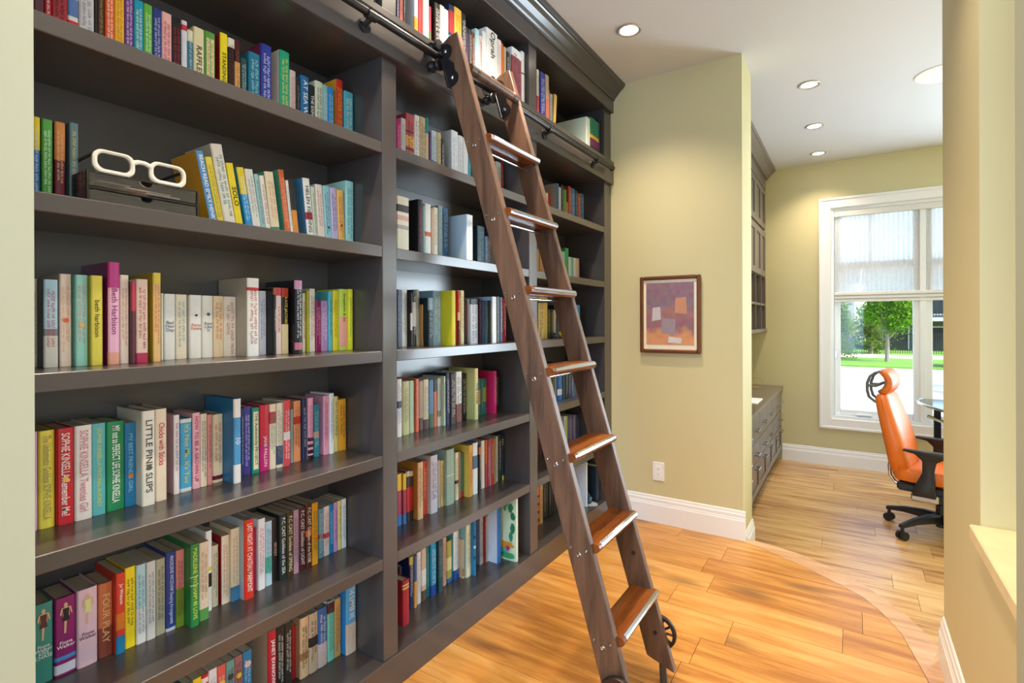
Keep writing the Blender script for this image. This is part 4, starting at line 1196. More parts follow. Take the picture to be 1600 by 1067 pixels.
SHELF('middle',6,.44,[
(1.3846,.0234,.1924,-.1554,0,'a84058','yellow topped maroon volume with blue foot',{'b': [(0.68, 1, 'e0b83c'), (0, 0.2, '3878b8')]}),
(1.4086,.0167,.1899,-.149,0,'a03c54','second yellow topped maroon volume with blue foot',{'b': [(0.68, 1, 'dcb438'), (0, 0.2, '3474b4')]}),
(1.4307,.0173,.1922,-.1529,0,'c01c24','black topped red volume',{'b': [(0.68, 0.9, '3c2828'), (0.9, 1, 'c8b8a0'), (0, 0.2, '281c20')]}),
(1.4508,.0176,.1884,-.1544,0,'b81c24','second black topped red volume',{'b': [(0.68, 0.9, '3c2828'), (0.9, 1, 'c8b8a0'), (0, 0.2, '281c20')]}),
(1.4722,.0294,.2195,-.1343,0,'e0b890','tan paperback with brown capitals',{'m': '6c4020', 'cov': 'c88838'}),
(1.5202,.0221,.2118,-.1502,0,'cc4c2c','red orange paperback',{'m': 'f0c8a8'}),
(1.5429,.0422,.2288,-.1339,0,'c8c4d4','pale lilac book with dark letters',{'m': '6a5c7c'}),
(1.6086,.0163,.1944,-.1537,0,'a8a49c','thin grey book',{}),
(1.6255,.0229,.19,-.1532,0,'c8a868','thin gold book',{'m': '7a5c28'}),
(1.6489,.0498,.2293,-.1416,0,'98b0a0','sage rounded hardback',{'b': [(0.52, 0.54, 'c8d0b8')], 'cov': '98b8b0'}),
(1.7172,.021,.2033,-.1496,0,'e0d8b8','cream thin book with black letters',{'b': [(0.35, 0.42, '201c18')], 'm': '5c5434'}),
(1.7482,.0148,.199,-.1563,0,'a87c58','thin brown book',{}),
(1.7635,.0175,.1907,-.1541,0,'488478','thin teal book with red foot',{'b': [(0, 0.12, 'b83038')]}),
(1.7817,.0287,.2231,-.13,0,'d8a040','gold hardback with yellow cover',{'m': '8c5c18', 'cov': 'e4cc60'}),
(1.8141,.0367,.2268,-.1315,0,'e4e8ec','white book with blue middle',{'b': [(0.5, 0.75, '4c6c90')], 'cov': '2c6cb0'}),
(1.8514,.0103,.2136,-.123,0,'2c2420','black book with orange flame',{'b': [(0.8, 0.95, 'd8742c')], 'm': 'e0d8c8'}),
(1.9009,.0271,.2178,-.1505,0,'e8e8ea','white book',{}),
(1.9285,.0124,.2174,-.1454,0,'d87c3c','orange to red thin book',{'b': [(0, 0.5, 'c04c54')]}),
(1.9415,.0194,.2162,-.1444,0,'a83c4c','maroon thin book',{'m': 'f0d0d4'}),
(1.9613,.0219,.2186,-.1382,0,'c83c44','red and white book',{'m': 'f4e0e0', 'cov': 'e4e4e4'}),
(1.9898,.0185,.2117,-.142,0,'b89870','thin tan book',{}),
(2.0231,.0171,.2149,-.1529,0,'dce8e8','thin white book',{}),
(2.0407,.0249,.2206,-.1514,0,'2c4444','black and white book',{'m': 'f0f0f0'}),
(2.0662,.0113,.2174,-.1435,0,'1c2430','black and yellow book at right end',{'b': [(0, 0.1, 'd8c040'), (0.78, 0.8, 'c8b04c'), (0.83, 0.85, 'c8b04c'), (0.88, 0.9, 'c8b04c')]}),
])
SHELF('middle',7,.108,[
(1.3455,.0332,.1621,-.09,0,'a02430','short dark red book with gold studs',{'b': [(0.8, 0.84, 'd8b070'), (0.87, 0.91, 'd8b070')]}),
(1.4102,.0131,.1676,-.1703,0,'3a3c48','spiral bound dark notebook',{}),
(1.4381,.0187,.1982,-.1453,0,'1c2858','navy book with white letters',{'m': 'd8d8e8', 'b': [(0.85, 1, 'c8a848')]}),
(1.4573,.0133,.199,-.1392,0,'d8a050','blue topped orange book',{'b': [(0.5, 1, '3c5c88')]}),
(1.4805,.0214,.1997,-.1472,0,'d8d4d8','pale grey book',{'m': '9c949c'}),
(1.5047,.026,.2042,-.1461,0,'d0b49c','brown and white book',{'b': [(0, 0.2, '5c4838'), (0.3, 0.6, 'e4e0d8')]}),
(1.5381,.0154,.2021,-.1515,0,'1c7880','dark teal thin book',{'m': '90c8d0'}),
(1.554,.0336,.2082,-.1438,0,'1c94c8','bright blue hardback with dark blue foot',{'b': [(0, 0.2, '1c4ca8')], 'm': 'd0ecf8'}),
(1.5882,.0253,.21,-.1332,0,'1c4850','dark petrol book',{'m': '7ca4a8'}),
(1.6391,.022,.1984,-.1538,0,'c8a090','dusty pink book',{'m': '7c5048'}),
(1.6677,.0319,.1734,-.1567,0,'b0a854','olive gold book',{'b': [(0.3, 0.6, 'e0d8a0'), (0, 0.1, '3c6ca8')]}),
(1.7007,.0368,.2034,-.1485,0,'e8ecf2','white book with blue foot',{'b': [(0, 0.2, '1c4cb0')], 'm': 'a0b8d8', 'cov': '48a8b8'}),
(1.7382,.0088,.164,-.1266,0,'dcc8a4','cream book with orange foot',{'m': 'c08048', 'b': [(0.05, 0.25, 'cc7c34')]}),
(1.7476,.0334,.223,-.1173,0,'d8dcc0','pale green cream book',{'m': '7c8468', 'cov': '98c8c8'}),
(1.7815,.0107,.2335,-.0993,0,'2c84b8','blue wave patterned book',{'b': [(0.5, 0.55, 'd8e8e8'), (0.68, 0.74, '184c68'), (0.3, 0.36, '184c68')]}),
(1.8742,.0264,.2106,-.1388,0,'b8bcc8','silver grey hardback',{'m': '8088a0', 'cov': '8c90a0'}),
(1.9012,.0087,.2149,-.1302,0,'a83430','red brown book with gold letters',{'m': 'e0b078'}),
(1.9131,.014,.2072,-.1311,0,'c0c4c8','thin silver book',{}),
(1.9277,.0294,.2505,-.08,0,'2c7cd8','blue spined white box',{'cov': 'e4ecf4'}),
(1.9578,.008,.2104,-.1267,0,'8a9490','thin grey green book',{}),
(1.9664,.008,.1961,-.1235,0,'4890a0','thin teal and red book',{'b': [(0.6, 0.8, 'b84840')]}),
])
SHELF('right',1,2.195,[
(2.1885,.0227,.234,-.02,0,'dcd4cc','thin white and red book',{'b': [(0.1, 0.45, 'b82c38')], 'm': '3c3438'}),
(2.222,.0482,.2376,-.02,0,'1c3090','cobalt blue book',{'m': 'c8d0f0'}),
(2.2739,.037,.2441,-.02,0,'a89070','tan picture book',{'b': [(0, 0.5, 'b86848')]}),
(2.3117,.0078,.1768,-.02,0,'b82830','very thin red book',{}),
(2.3207,.0276,.164,-.02,0,'8a8c90','thin grey patterned book',{'m': '3c3c40'}),
(2.3509,.0295,.1776,-.02,-.0997,'b09040','thin gold book leaning right',{}),
(2.7558,.0504,.1906,-.02,0,'d8e4d4','large pale mint box with yellow decal',{'cov': 'dcead8'}),
(2.8097,.1247,.2059,-.02,0,'1c7860','green book with yellow and purple sweep',{'b': [(0.42, 0.52, 'e0b028'), (0.2, 0.42, '6c2464'), (0, 0.2, '1c2028')]}),
(2.9381,.0269,.2335,-.02,0,'1c2024','thin black book at right end',{}),
])
SHELF('right',2,1.778,[
(2.4864,.0202,.1266,-.135,0,'dcd0b0','thin cream book beside the ladder',{}),
(2.5079,.026,.1276,-.135,0,'c02c2c','thin red book beside the ladder',{}),
(2.5434,.024,.1865,-.1,0,'2c5890','blue spined grey book',{'cov': 'a8a498'}),
(2.6351,.025,.19,-.135,0,'c8ccd0','thin white book',{}),
(2.6616,.032,.2069,-.135,0,'2c3450','navy book',{'m': 'a0a8c0'}),
(2.6964,.0311,.1901,-.135,0,'4c9c38','green book',{}),
(2.7285,.0226,.1221,-.135,0,'d8622c','short orange book',{}),
(2.7547,.0306,.222,-.135,0,'b03c34','red brown book',{'m': 'e8c8b8'}),
(2.7883,.0486,.2171,-.135,0,'4c78b0','cornflower blue book',{'m': 'd0dcf0'}),
(2.8384,.0337,.214,-.135,0,'2c4c68','dark blue book',{'m': 'a8c0d0'}),
(2.8769,.0411,.2061,-.135,0,'b84c38','rust red book',{'m': 'f0d0c0'}),
(2.9196,.0454,.2126,-.135,0,'3c7ca4','blue book at right end',{'m': 'd0e4f0'}),
])
SHELF('right',3,1.444,[
(2.3855,.0178,.1408,-.135,0,'b89468','thin tan book',{}),
(2.4045,.031,.1424,-.135,0,'a0623c','brown book',{'m': 'e0c8a0'}),
(2.4366,.0276,.1148,-.135,0,'b07c50','light brown book',{}),
(2.4655,.0267,.1112,-.135,0,'d8b888','thin sand book beside the ladder',{}),
(2.671,.0347,.1607,-.135,0,'7cc0b8','aqua book beside the ladder',{}),
(2.7088,.0432,.1844,-.135,0,'3c9c64','green book',{}),
(2.7548,.0204,.1373,-.135,0,'d0d8cc','thin white paperback',{}),
(2.7768,.0207,.1381,-.135,0,'a8c4bc','thin aqua paperback',{}),
(2.799,.0209,.1382,-.135,0,'7caab0','thin blue paperback',{}),
(2.8215,.0228,.1384,-.135,0,'d8dccc','thin ivory paperback',{}),
(2.846,.0231,.1387,-.135,0,'c8bca0','thin sand paperback',{}),
(2.8708,.0268,.14,-.135,0,'c89c94','thin dusty pink paperback at right end',{}),
])
SHELF('right',4,1.107,[
(2.4007,.057,.224,-.1367,0,'e0c888','cream yellow tall volume with black emblems',{'b': [(0.86, 0.92, '2c2418')], 'm': '3c3424'}),
(2.4583,.0356,.2257,-.1345,0,'dcc068','yellow tall volume with black emblem',{'b': [(0.86, 0.92, '2c2418')], 'm': '8c7434'}),
(2.5201,.033,.1602,-.1476,0,'3c3c24','dark olive book',{'m': 'b0a838'}),
(2.5537,.0226,.1606,-.1435,0,'28281c','black book',{'m': 'b8a84c'}),
(2.5769,.0277,.1577,-.1396,0,'c0b8b0','grey white book',{'m': '3c3438'}),
(2.6052,.0247,.1853,-.1353,0,'20242c','black book beside the ladder',{'m': '90a0b0'}),
(2.7906,.0425,.1909,-.1009,0,'3888c8','blue and white book beside the ladder',{'b': [(0, 0.45, 'd8dce0')]}),
])
SHELF('right',5,.77,[
(2.405,.0288,.1657,-.0906,0,'c8b898','tan book beside the ladder',{}),
(2.4344,.018,.1641,-.0869,0,'4c4438','brown black book',{}),
(2.453,.0224,.1625,-.084,0,'3c4434','dark green book',{'m': 'a8a478'}),
(2.4759,.0133,.1617,-.0768,0,'8a8468','khaki book',{}),
(2.4898,.0472,.1629,-.0689,0,'1c5cb0','bright blue book with white tag',{'b': [(0.18, 0.38, 'd8e0e8')], 'm': '90c0f0'}),
(2.5376,.0257,.16,-.0632,0,'183c54','dark teal book',{}),
(2.5639,.0307,.1588,-.0614,0,'1c242c','black book with silver letters',{'m': 'a8b0b8'}),
(2.5951,.0232,.1591,-.0562,0,'28343c','charcoal book',{'m': 'b8c0b0'}),
(2.6203,.0301,.1579,-.0557,0,'1c3c74','blue black book',{'m': 'c8d4e8'}),
(2.651,.0223,.1582,-.0519,0,'3c4c6c','slate blue book',{}),
(2.6781,.028,.1556,-.0527,0,'4c4458','plum grey book beside the ladder',{}),
])
SHELF('right',6,.44,[
(2.4443,.0254,.1373,-.175,0,'5c2028','dark red book left of ladder stile',{}),
(2.4732,.0223,.1194,-.175,0,'3c1820','maroon book left of ladder stile',{}),
(2.7669,.0226,.1942,-.175,0,'d8e4e8','white book with blue lettering',{'m': '4c7cb0'}),
(2.7914,.021,.1903,-.175,0,'c8d878','thin lime edged book',{}),
(2.8163,.0252,.1924,-.175,0,'4c5484','thin indigo paperback',{'m': 'd0d0e8'}),
(2.8435,.0256,.1889,-.175,0,'7c6c98','thin mauve paperback',{'m': 'e0d8e8'}),
(2.8711,.024,.1845,-.175,0,'444c88','thin violet blue paperback',{'m': 'c8c8e8'}),
(2.8972,.0243,.1802,-.175,0,'9088a8','thin lavender paperback',{}),
(2.9236,.0206,.1762,-.175,0,'3c447c','thin navy paperback',{}),
(2.9463,.0187,.1726,-.175,0,'201c38','thin black violet paperback at right end',{'m': 'd0d0e0'}),
])
SHELF('right',7,.108,[
(2.3982,.0266,.2129,-.1493,0,'d87c28','orange black striped book',{'b': [(0.1, 0.16, '281c14'), (0.3, 0.36, '281c14'), (0.5, 0.56, '281c14'), (0.7, 0.76, '281c14')]}),
(2.4253,.0318,.2078,-.1455,0,'c8ac88','sand book',{'m': '8c5c34'}),
(2.5126,.0282,.1867,-.175,0,'38342c','dark brown book',{'m': 'a89874'}),
(2.5414,.0268,.1838,-.1743,0,'2c3438','charcoal book',{}),
(2.5688,.0174,.1845,-.1682,0,'3c3c44','slate book',{'m': 'a0a4a8'}),
(2.5869,.0293,.1816,-.1674,0,'28242c','black book',{}),
(2.6168,.0248,.1801,-.1639,0,'403c38','umber book beside the ladder',{}),
])# ================================================================== THINGS ON THE SHELVES
# acrylic two-drawer box with a glasses sculpture on top (left bay, third row)
def acrylic():
    m = bpy.data.materials.new('clear_acrylic')
    m.use_nodes = True
    nt = m.node_tree
    nt.nodes.clear()
    o = nt.nodes.new('ShaderNodeOutputMaterial')
    t = nt.nodes.new('ShaderNodeBsdfTransparent'); t.inputs[0].default_value = (0.93, 0.92, 0.91, 1)
    g = nt.nodes.new('ShaderNodeBsdfGlossy'); g.inputs['Roughness'].default_value = 0.05; g.inputs[0].default_value = (0.9, 0.9, 0.9, 1)
    d = nt.nodes.new('ShaderNodeBsdfDiffuse'); d.inputs[0].default_value = (0.5, 0.46, 0.42, 1)
    fr = nt.nodes.new('ShaderNodeFresnel'); fr.inputs[0].default_value = 1.49
    m0 = nt.nodes.new('ShaderNodeMixShader'); m0.inputs[0].default_value = 0.06
    mx = nt.nodes.new('ShaderNodeMixShader')
    nt.links.new(t.outputs[0], m0.inputs[1]); nt.links.new(d.outputs[0], m0.inputs[2])
    nt.links.new(fr.outputs[0], mx.inputs[0]); nt.links.new(m0.outputs[0], mx.inputs[1]); nt.links.new(g.outputs[0], mx.inputs[2])
    nt.links.new(mx.outputs[0], o.inputs[0])
    return m
M_ACR = acrylic()
Z3 = 1.4445
ab = thing('acrylic_drawer_box', 'clear acrylic box with two shallow drawers under the glasses sculpture', 'box', (-0.12, 0.525, Z3))
AX0, AX1, AY0, AY1 = -0.21, -0.05, 0.417, 0.634
AT = 0.003
AH = 0.070
bm = bmesh.new()
bbox(bm, AX0, AX1, AY0, AY0 + AT, Z3, Z3 + AH); bbox(bm, AX0, AX1, AY1 - AT, AY1, Z3, Z3 + AH)
bbox(bm, AX0, AX1, AY0 + AT, AY1 - AT, Z3, Z3 + AT); bbox(bm, AX0, AX1, AY0 + AT, AY1 - AT, Z3 + AH - AT, Z3 + AH)
bbox(bm, AX0, AX1, AY0 + AT, AY1 - AT, Z3 + AH / 2 - AT / 2, Z3 + AH / 2 + AT / 2); bbox(bm, AX0, AX0 + AT, AY0 + AT, AY1 - AT, Z3 + AT, Z3 + AH - AT)
wobj('outer_case', bm, M_ACR, ab)
for k in range(2):
    z0 = Z3 + AT + 0.0015 + k * (AH / 2)
    z1 = z0 + AH / 2 - 0.008
    bm = bmesh.new()
    # front with a half-round finger notch
    yc = (AY0 + AY1) / 2
    nt_ = [(yc + 0.012 * cos(radians(a)), z1 - 0.010 * sin(radians(a))) for a in range(180, -1, -20)]
    poly = [(AY0 + 0.005, z0), (AY1 - 0.005, z0), (AY1 - 0.005, z1)] + nt_[::-1] + [(AY0 + 0.005, z1)]
    bprism(bm, poly, 0, AX1 - 0.006, AX1 - 0.003)
    bbox(bm, AX0 + 0.005, AX1 - 0.006, AY0 + 0.005, AY1 - 0.005, z0, z0 + 0.002)
    wobj('drawer', bm, M_ACR, ab)
rp = random.Random(5)
stk = [('d89858', .455, .535, .36), ('d8d4d0', .53, .60, .30), ('c8a890', .49, .58, .20), ('8a8478', .44, .50, .15)]
for k, (c, ya, yb, dz) in enumerate(stk):
    zz = Z3 + AH / 2 + 0.006 + 0.004 * k
    p_ = tag(box('paper_card', -0.17 + 0.006 * k, -0.066, ya, yb, zz, zz + 0.0022, mat(c, 0.6)), ['orange paper card in the upper acrylic drawer', 'white paper card in the upper acrylic drawer', 'pinkish paper card in the upper acrylic drawer', 'grey paper card in the upper acrylic drawer'][k], 'card', 'cards in the acrylic box')
tag(prism('paper_scrap', [(-0.07, 0.60), (-0.062, 0.628), (-0.10, 0.62)], 2, Z3 + 0.0068, Z3 + 0.010, mat('e0d4c4', 0.6)), 'cream folded paper scrap in the lower acrylic drawer', 'paper')
box_top = Z3 + AH
gl = thing('glasses_sculpture', 'white metal spectacles sculpture standing on the acrylic box', 'ornament', (-0.07, 0.515, box_top))
M_GW = mat('e8e2d8', 0.25, metal=0.35, noise=0.03, name='silver_white_enamel')
def rrect(cy, cz, w, h, r, n=6, tilt=0.0):
    pts = []
    for (sx, sz, a0) in ((1, 1, 0), (-1, 1, 90), (-1, -1, 180), (1, -1, 270)):
        for i in range(n + 1):
            a = radians(a0 + 90 * i / n)
            pts.append((cy + sx * (w / 2 - r) + r * cos(a), cz + sz * (h / 2 - r) + r * sin(a)))
    return pts
for cy in (0.466, 0.570):
    bm = bmesh.new()
    cz = box_top + 0.0245
    outp = rrect(cy, cz, 0.076, 0.049, 0.018)
    inp = rrect(cy, cz + 0.001, 0.060, 0.034, 0.014)
    n = len(outp)
    xs = (-0.064, -0.052)
    ring = []
    for x_ in xs:
        ring.append(([bm.verts.new((x_, p[0], p[1])) for p in outp], [bm.verts.new((x_, p[0], p[1])) for p in inp]))
    for i in range(n):
        j = (i + 1) % n
        bm.faces.new((ring[0][0][i], ring[0][0][j], ring[1][0][j], ring[1][0][i]))
        bm.faces.new((ring[0][1][i], ring[0][1][j], ring[1][1][j], ring[1][1][i]))
        for q in (0, 1):
            bm.faces.new((ring[q][0][i], ring[q][0][j], ring[q][1][j], ring[q][1][i]))
    bmesh.ops.recalc_face_normals(bm, faces=bm.faces)
    bmesh.ops.bevel(bm, geom=[e for e in bm.edges if abs(e.verts[0].co.x - e.verts[1].co.x) < 1e-6 and len(e.link_faces) == 2 and abs(e.link_faces[0].normal.dot(e.link_faces[1].normal)) < 0.3], offset=0.0025, segments=2, affect='EDGES')
    wobj('lens_rim', bm, M_GW, gl, True)
tube('bridge', [(-0.058, 0.500, box_top + 0.034), (-0.058, 0.512, box_top + 0.039), (-0.058, 0.524, box_top + 0.039), (-0.058, 0.536, box_top + 0.034)], [0.006, 0.005, 0.005, 0.006], M_GW, gl, n=10)
for cy in (0.432, 0.604):
    tube('temple_arm', [(-0.060, cy, box_top + 0.038), (-0.12, cy, box_top + 0.038), (-0.19, cy, box_top + 0.036), (-0.225, cy, box_top + 0.020)], 0.0035, M_BLACKP, gl, n=8)

# big floral picture book (middle bay, bottom row)
fb = tag(empty('picture_book', (-0.016, 1.985, 0.1085)), 'tall white picture book with green leaves and orange flowers on its cover', 'book')
fb.rotation_euler = (0, 0, radians(2))
def lbox(name, x0, x1, y0, y1, z0, z1, m, parent):
    return obj(name, [(x0, y0, z0), (x1, y0, z0), (x1, y1, z0), (x0, y1, z0), (x0, y0, z1), (x1, y0, z1), (x1, y1, z1), (x0, y1, z1)],
               [(0, 3, 2, 1), (4, 5, 6, 7), (0, 1, 5, 4), (1, 2, 6, 5), (2, 3, 7, 6), (3, 0, 4, 7)], m, parent)
lbox('cover', -0.22, 0.0, 0.0, 0.003, 0, 0.285, mat('d2e8c4', 0.4), fb)
lbox('spine', -0.004, 0.0, 0.003, 0.014, 0, 0.285, mat('f0f0ee', 0.4), fb)
lbox('pages', -0.216, -0.004, 0.003, 0.012, 0.002, 0.283, M_PAGE, fb)
lbox('back_cover', -0.22, 0.0, 0.012, 0.015, 0, 0.285, mat('e8ece6', 0.4), fb)
def blob(cx, cz, rx, rz, col, nm, seed, n=14, dy=0.0006):
    r_ = random.Random(seed)
    pts = [(cx + rx * (0.8 + 0.35 * r_.random()) * cos(2 * pi * i / n), -dy, cz + rz * (0.8 + 0.35 * r_.random()) * sin(2 * pi * i / n)) for i in range(n)]
    obj(nm, pts, [tuple(range(n))], mat(col, 0.45, noise=0.0), fb)
blob(-0.13, 0.16, 0.06, 0.10, 'f0f2ee', 'printed_patch', 1)
for i, (cx, cz, rx, rz, c) in enumerate([(-.03, .24, .014, .022, '3c8a54'), (-.055, .255, .012, .014, '58a860'), (-.018, .205, .012, .02, '2c7c48'), (-.02, .15, .012, .026, '2c8458'), (-.028, .11, .010, .022, '3c9068'), (-.09, .262, .016, .012, 'e8d040'), (-.06, .235, .008, .012, '4ca058')]):
    blob(cx, cz, rx, rz, c, 'printed_leaf', 20 + i, dy=0.0009)
for i, (cx, cz, rx, rz, c) in enumerate([(-.06, .07, .05, .016, 'e89a20'), (-.19, .08, .02, .03, 'e8a020'), (-.10, .04, .06, .018, '58b8b0'), (-.05, .022, .05, .014, '48a868')]):
    blob(cx, cz, rx, rz, c, 'printed_meadow', 40 + i, dy=0.0009)
fl = [(-0.045 + (0.016 if i % 2 == 0 else 0.008) * cos(pi * i / 6), -0.0013, 0.055 + (0.016 if i % 2 == 0 else 0.008) * sin(pi * i / 6)) for i in range(12)]
obj('printed_flower', fl, [tuple(range(12))], mat('b82c84', 0.45, noise=0.0), fb)

# right bay bottom row: white page block, navy binder, cap
make_book((-0.045, 2.800, 0.1085), 0.012, 0.262, 0.20, 0, 'e8eef2', {'cov': 'dfe9f0'}, 'tall white printed folder left of the navy binder, bottom row, right bay', 'folders on the bottom shelf')
make_book((-0.030, 2.905, 0.1085), 0.055, 0.215, 0.225, 0, '14243c', {'cov': '10202e'}, 'thick navy ring binder at right end of bottom row, right bay', 'folders on the bottom shelf')
cp = thing('cap', 'dark blue cap with a pale grey brim on the bottom shelf', 'cap', (-0.10, 2.865, 0.1085))
cp.rotation_euler = (0, 0, 0)
bm = bmesh.new()
prof = [(0.068, 0.0), (0.069, 0.02), (0.064, 0.045), (0.05, 0.066), (0.028, 0.078), (0.0, 0.082)]
blathe(bm, prof, (-0.115, 2.855, 0.112), 2, 22)
bmesh.ops.remove_doubles(bm, verts=bm.verts, dist=1e-6)
for v in bm.verts:
    v.co.y = 2.855 + (v.co.y - 2.855) * 0.58
    v.co.x = -0.115 + (v.co.x + 0.115) * 1.05
crown_o = wobj('crown', bm, mat('22405e', 0.75, noise=0.1, name='navy_cloth'), cp, True)
bm = bmesh.new()
arc = [(-0.115 + 0.115 * cos(radians(a)), 2.855 + 0.045 * sin(radians(a))) for a in range(-75, 76, 15)]
bprism(bm, arc, 2, 0.1085, 0.114)
wobj('brim', bm, mat('a8aeb4', 0.7, noise=0.05), cp)
box('front_badge', -0.0465, -0.044, 2.84, 2.872, 0.128, 0.150, mat('5a94bc', 0.6), cp)

# toy cars (right bay, fourth row)
def toy_car(x, yc, z, body, label, s=1.0):
    r_ = thing('toy_car', label, 'toy car', (x, yc, z), 'toy cars on the shelf')
    L_ = 0.034 * s
    prism('body', [(yc - L_, z + .006 * s), (yc + L_, z + .006 * s), (yc + L_, z + .016 * s), (yc + .018 * s, z + .020 * s), (yc + .010 * s, z + .031 * s), (yc - .016 * s, z + .031 * s), (yc - .024 * s, z + .020 * s), (yc - L_, z + .017 * s)], 0, x - 0.014 * s, x + 0.014 * s, mat(body, 0.3, noise=0.0), r_, bevel=0.0015)
    prism('windows', [(yc + .014 * s, z + .0205 * s), (yc + .008 * s, z + .0285 * s), (yc - .014 * s, z + .0285 * s), (yc - .020 * s, z + .0205 * s)], 0, x - 0.0145 * s, x + 0.0145 * s, M_BLACKP, r_)
    for sy in (-0.021, 0.021):
        for sx in (-1, 1):
            bm = bmesh.new()
            blathe(bm, [(0, -0.003), (0.009 * s, -0.003), (0.0095 * s, 0), (0.009 * s, 0.003), (0, 0.003)], (x + sx * 0.0145 * s, yc + sy * s, z + 0.0095 * s), axis=0, n=14)
            wobj('wheel', bm, mat('d8d8d4', 0.4, noise=0.0) if body == 'd8c020' else M_BLACKP, r_, True)
    return r_
toy_car(-0.085, 2.50, 1.1075, '22344a', 'dark blue toy car on the fourth row of right bay', 1.0)
toy_car(-0.085, 2.585, 1.1075, 'd8c020', 'yellow toy car beside the dark blue one, right bay', 1.2)

# books lying flat on the upright ones (right bay, fifth row)
fz = [(0.9335, 0.022, '1c3440', 'slim dark petrol book lying flat under another, fifth row, right bay'), (0.956, 0.026, '1c2c24', 'dark green book lying flat on top of the pile, fifth row, right bay')]
for z_, t_, c_, lb in fz:
    b_ = tag(empty('book', (-0.05, 2.24, z_)), lb, 'book', 'books lying flat in the right bay')
    lbox('cover', -0.17, 0.0, 0.0, 0.25, 0.0, 0.002, mat(c_, 0.4), b_)
    lbox('top_cover', -0.17, 0.0, 0.0, 0.25, t_ - 0.002, t_, mat(c_, 0.4), b_)
    lbox('spine', -0.003, 0.0, 0.0, 0.25, 0.002, t_ - 0.002, mat(c_, 0.4), b_)
    lbox('pages', -0.166, -0.003, 0.003, 0.247, 0.002, t_ - 0.002, M_PAGE, b_)
    if c_ == '1c2c24':
        lbox('spine_band', -0.004, 0.0008, 0.19, 0.235, 0.003, t_ - 0.003, mat('6a9a58', 0.5), b_)

# ================================================================== WALL THINGS
# framed painting: plain stand-in in the same muted colours
pc = thing('painting', 'bronze-framed painting in mauve and orange hanging on the yellow wall', 'painting', (0.37, YE, 1.012))
PX0, PX1, PZ0, PZ1 = 0.192, 0.546, 1.012, 1.466
M_BRZ = mat('7a4a2c', 0.3, metal=0.55, noise=0.15, nscale=30, name='bronze_frame')
fw = 0.022
def frame_side(nm, pts2, a0, a1, axis):
    return prism(nm, pts2, axis, a0, a1, M_BRZ, pc)
for nm, x0, x1, z0, z1 in (('frame_side', PX0, PX0 + fw, PZ0, PZ1), ('frame_side', PX1 - fw, PX1, PZ0, PZ1), ('frame_side', PX0 + fw, PX1 - fw, PZ0, PZ0 + fw), ('frame_side', PX0 + fw, PX1 - fw, PZ1 - fw, PZ1)):
    fo = box(nm, x0, x1, YE - 0.028, YE - 0.002, z0, z1, M_BRZ, pc, bevel=0.006)
box('mat_board', PX0 + fw, PX1 - fw, YE - 0.016, YE - 0.004, PZ0 + fw, PZ1 - fw, mat('efe4cc', 0.6, name='mat_board'), pc)
def canvas():
    m = bpy.data.materials.new('painted_canvas')
    m.use_nodes = True
    nt = m.node_tree
    N = nt.nodes.new; L = nt.links.new
    b = nt.nodes['Principled BSDF']
    tc = N('ShaderNodeTexCoord')
    sep = N('ShaderNodeSeparateXYZ')
    L(tc.outputs['Generated'], sep.inputs[0])
    n = N('ShaderNodeTexNoise'); n.inputs['Scale'].default_value = 3.2; n.inputs['Detail'].default_value = 4
    L(tc.outputs['Generated'], n.inputs['Vector'])
    a = N('ShaderNodeMath'); a.operation = 'MULTIPLY_ADD'; a.inputs[1].default_value = 0.45
    L(n.outputs['Fac'], a.inputs[0]); L(sep.outputs['Z'], a.inputs[2])
    cr = N('ShaderNodeValToRGB')
    e = cr.color_ramp.elements
    e[0].position = 0.12; e[0].color = lin('d89a68')
    e[1].position = 1.3 if False else 1.0; e[1].color = lin('8a6a78')
    for p, c in ((0.42, 'cf8f66'), (0.52, '8c6470'), (0.72, 'a4726e'), (0.86, '84707e')):
        k = e.new(p); k.color = lin(c)
    L(a.outputs[0], cr.inputs['Fac'])
    n2 = N('ShaderNodeTexNoise'); n2.inputs['Scale'].default_value = 9.0
    L(tc.outputs['Generated'], n2.inputs['Vector'])
    mx = N('ShaderNodeMix'); mx.data_type = 'RGBA'; mx.blend_type = 'SOFT_LIGHT'; mx.inputs[0].default_value = 0.5
    L(cr.outputs[0], mx.inputs[6]); L(n2.outputs['Color'], mx.inputs[7])
    L(mx.outputs[2], b.inputs['Base Color'])
    b.inputs['Roughness'].default_value = 0.6
    return m
CX0, CX1, CZ0, CZ1 = PX0 + 0.038, PX1 - 0.038, PZ0 + 0.05, PZ1 - 0.04
box('canvas', CX0, CX1, YE - 0.018, YE - 0.010, CZ0, CZ1, canvas(), pc)
# loose abstract pale strokes
def stroke(pts, col):
    bm = bmesh.new()
    bprism(bm, pts, 1, YE - 0.0188, YE - 0.0179)
    wobj('paint_patch', bm, mat(col, 0.6, noise=0.12, nscale=60), pc)
cxm = (CX0 + CX1) / 2
stroke([(cxm - .05, 1.13), (cxm + .03, 1.12), (cxm + .035, 1.21), (cxm - .045, 1.22)], '9a8894')
stroke([(cxm - .01, 1.075), (cxm + .065, 1.07), (cxm + .07, 1.10), (cxm - .005, 1.11)], 'd4ccd0')
stroke([(cxm - .105, 1.20), (cxm - .05, 1.21), (cxm - .055, 1.285), (cxm - .10, 1.28)], 'c4bcc4')
stroke([(cxm + .03, 1.25), (cxm + .10, 1.24), (cxm + .095, 1.34), (cxm + .035, 1.335)], 'c48a6c')

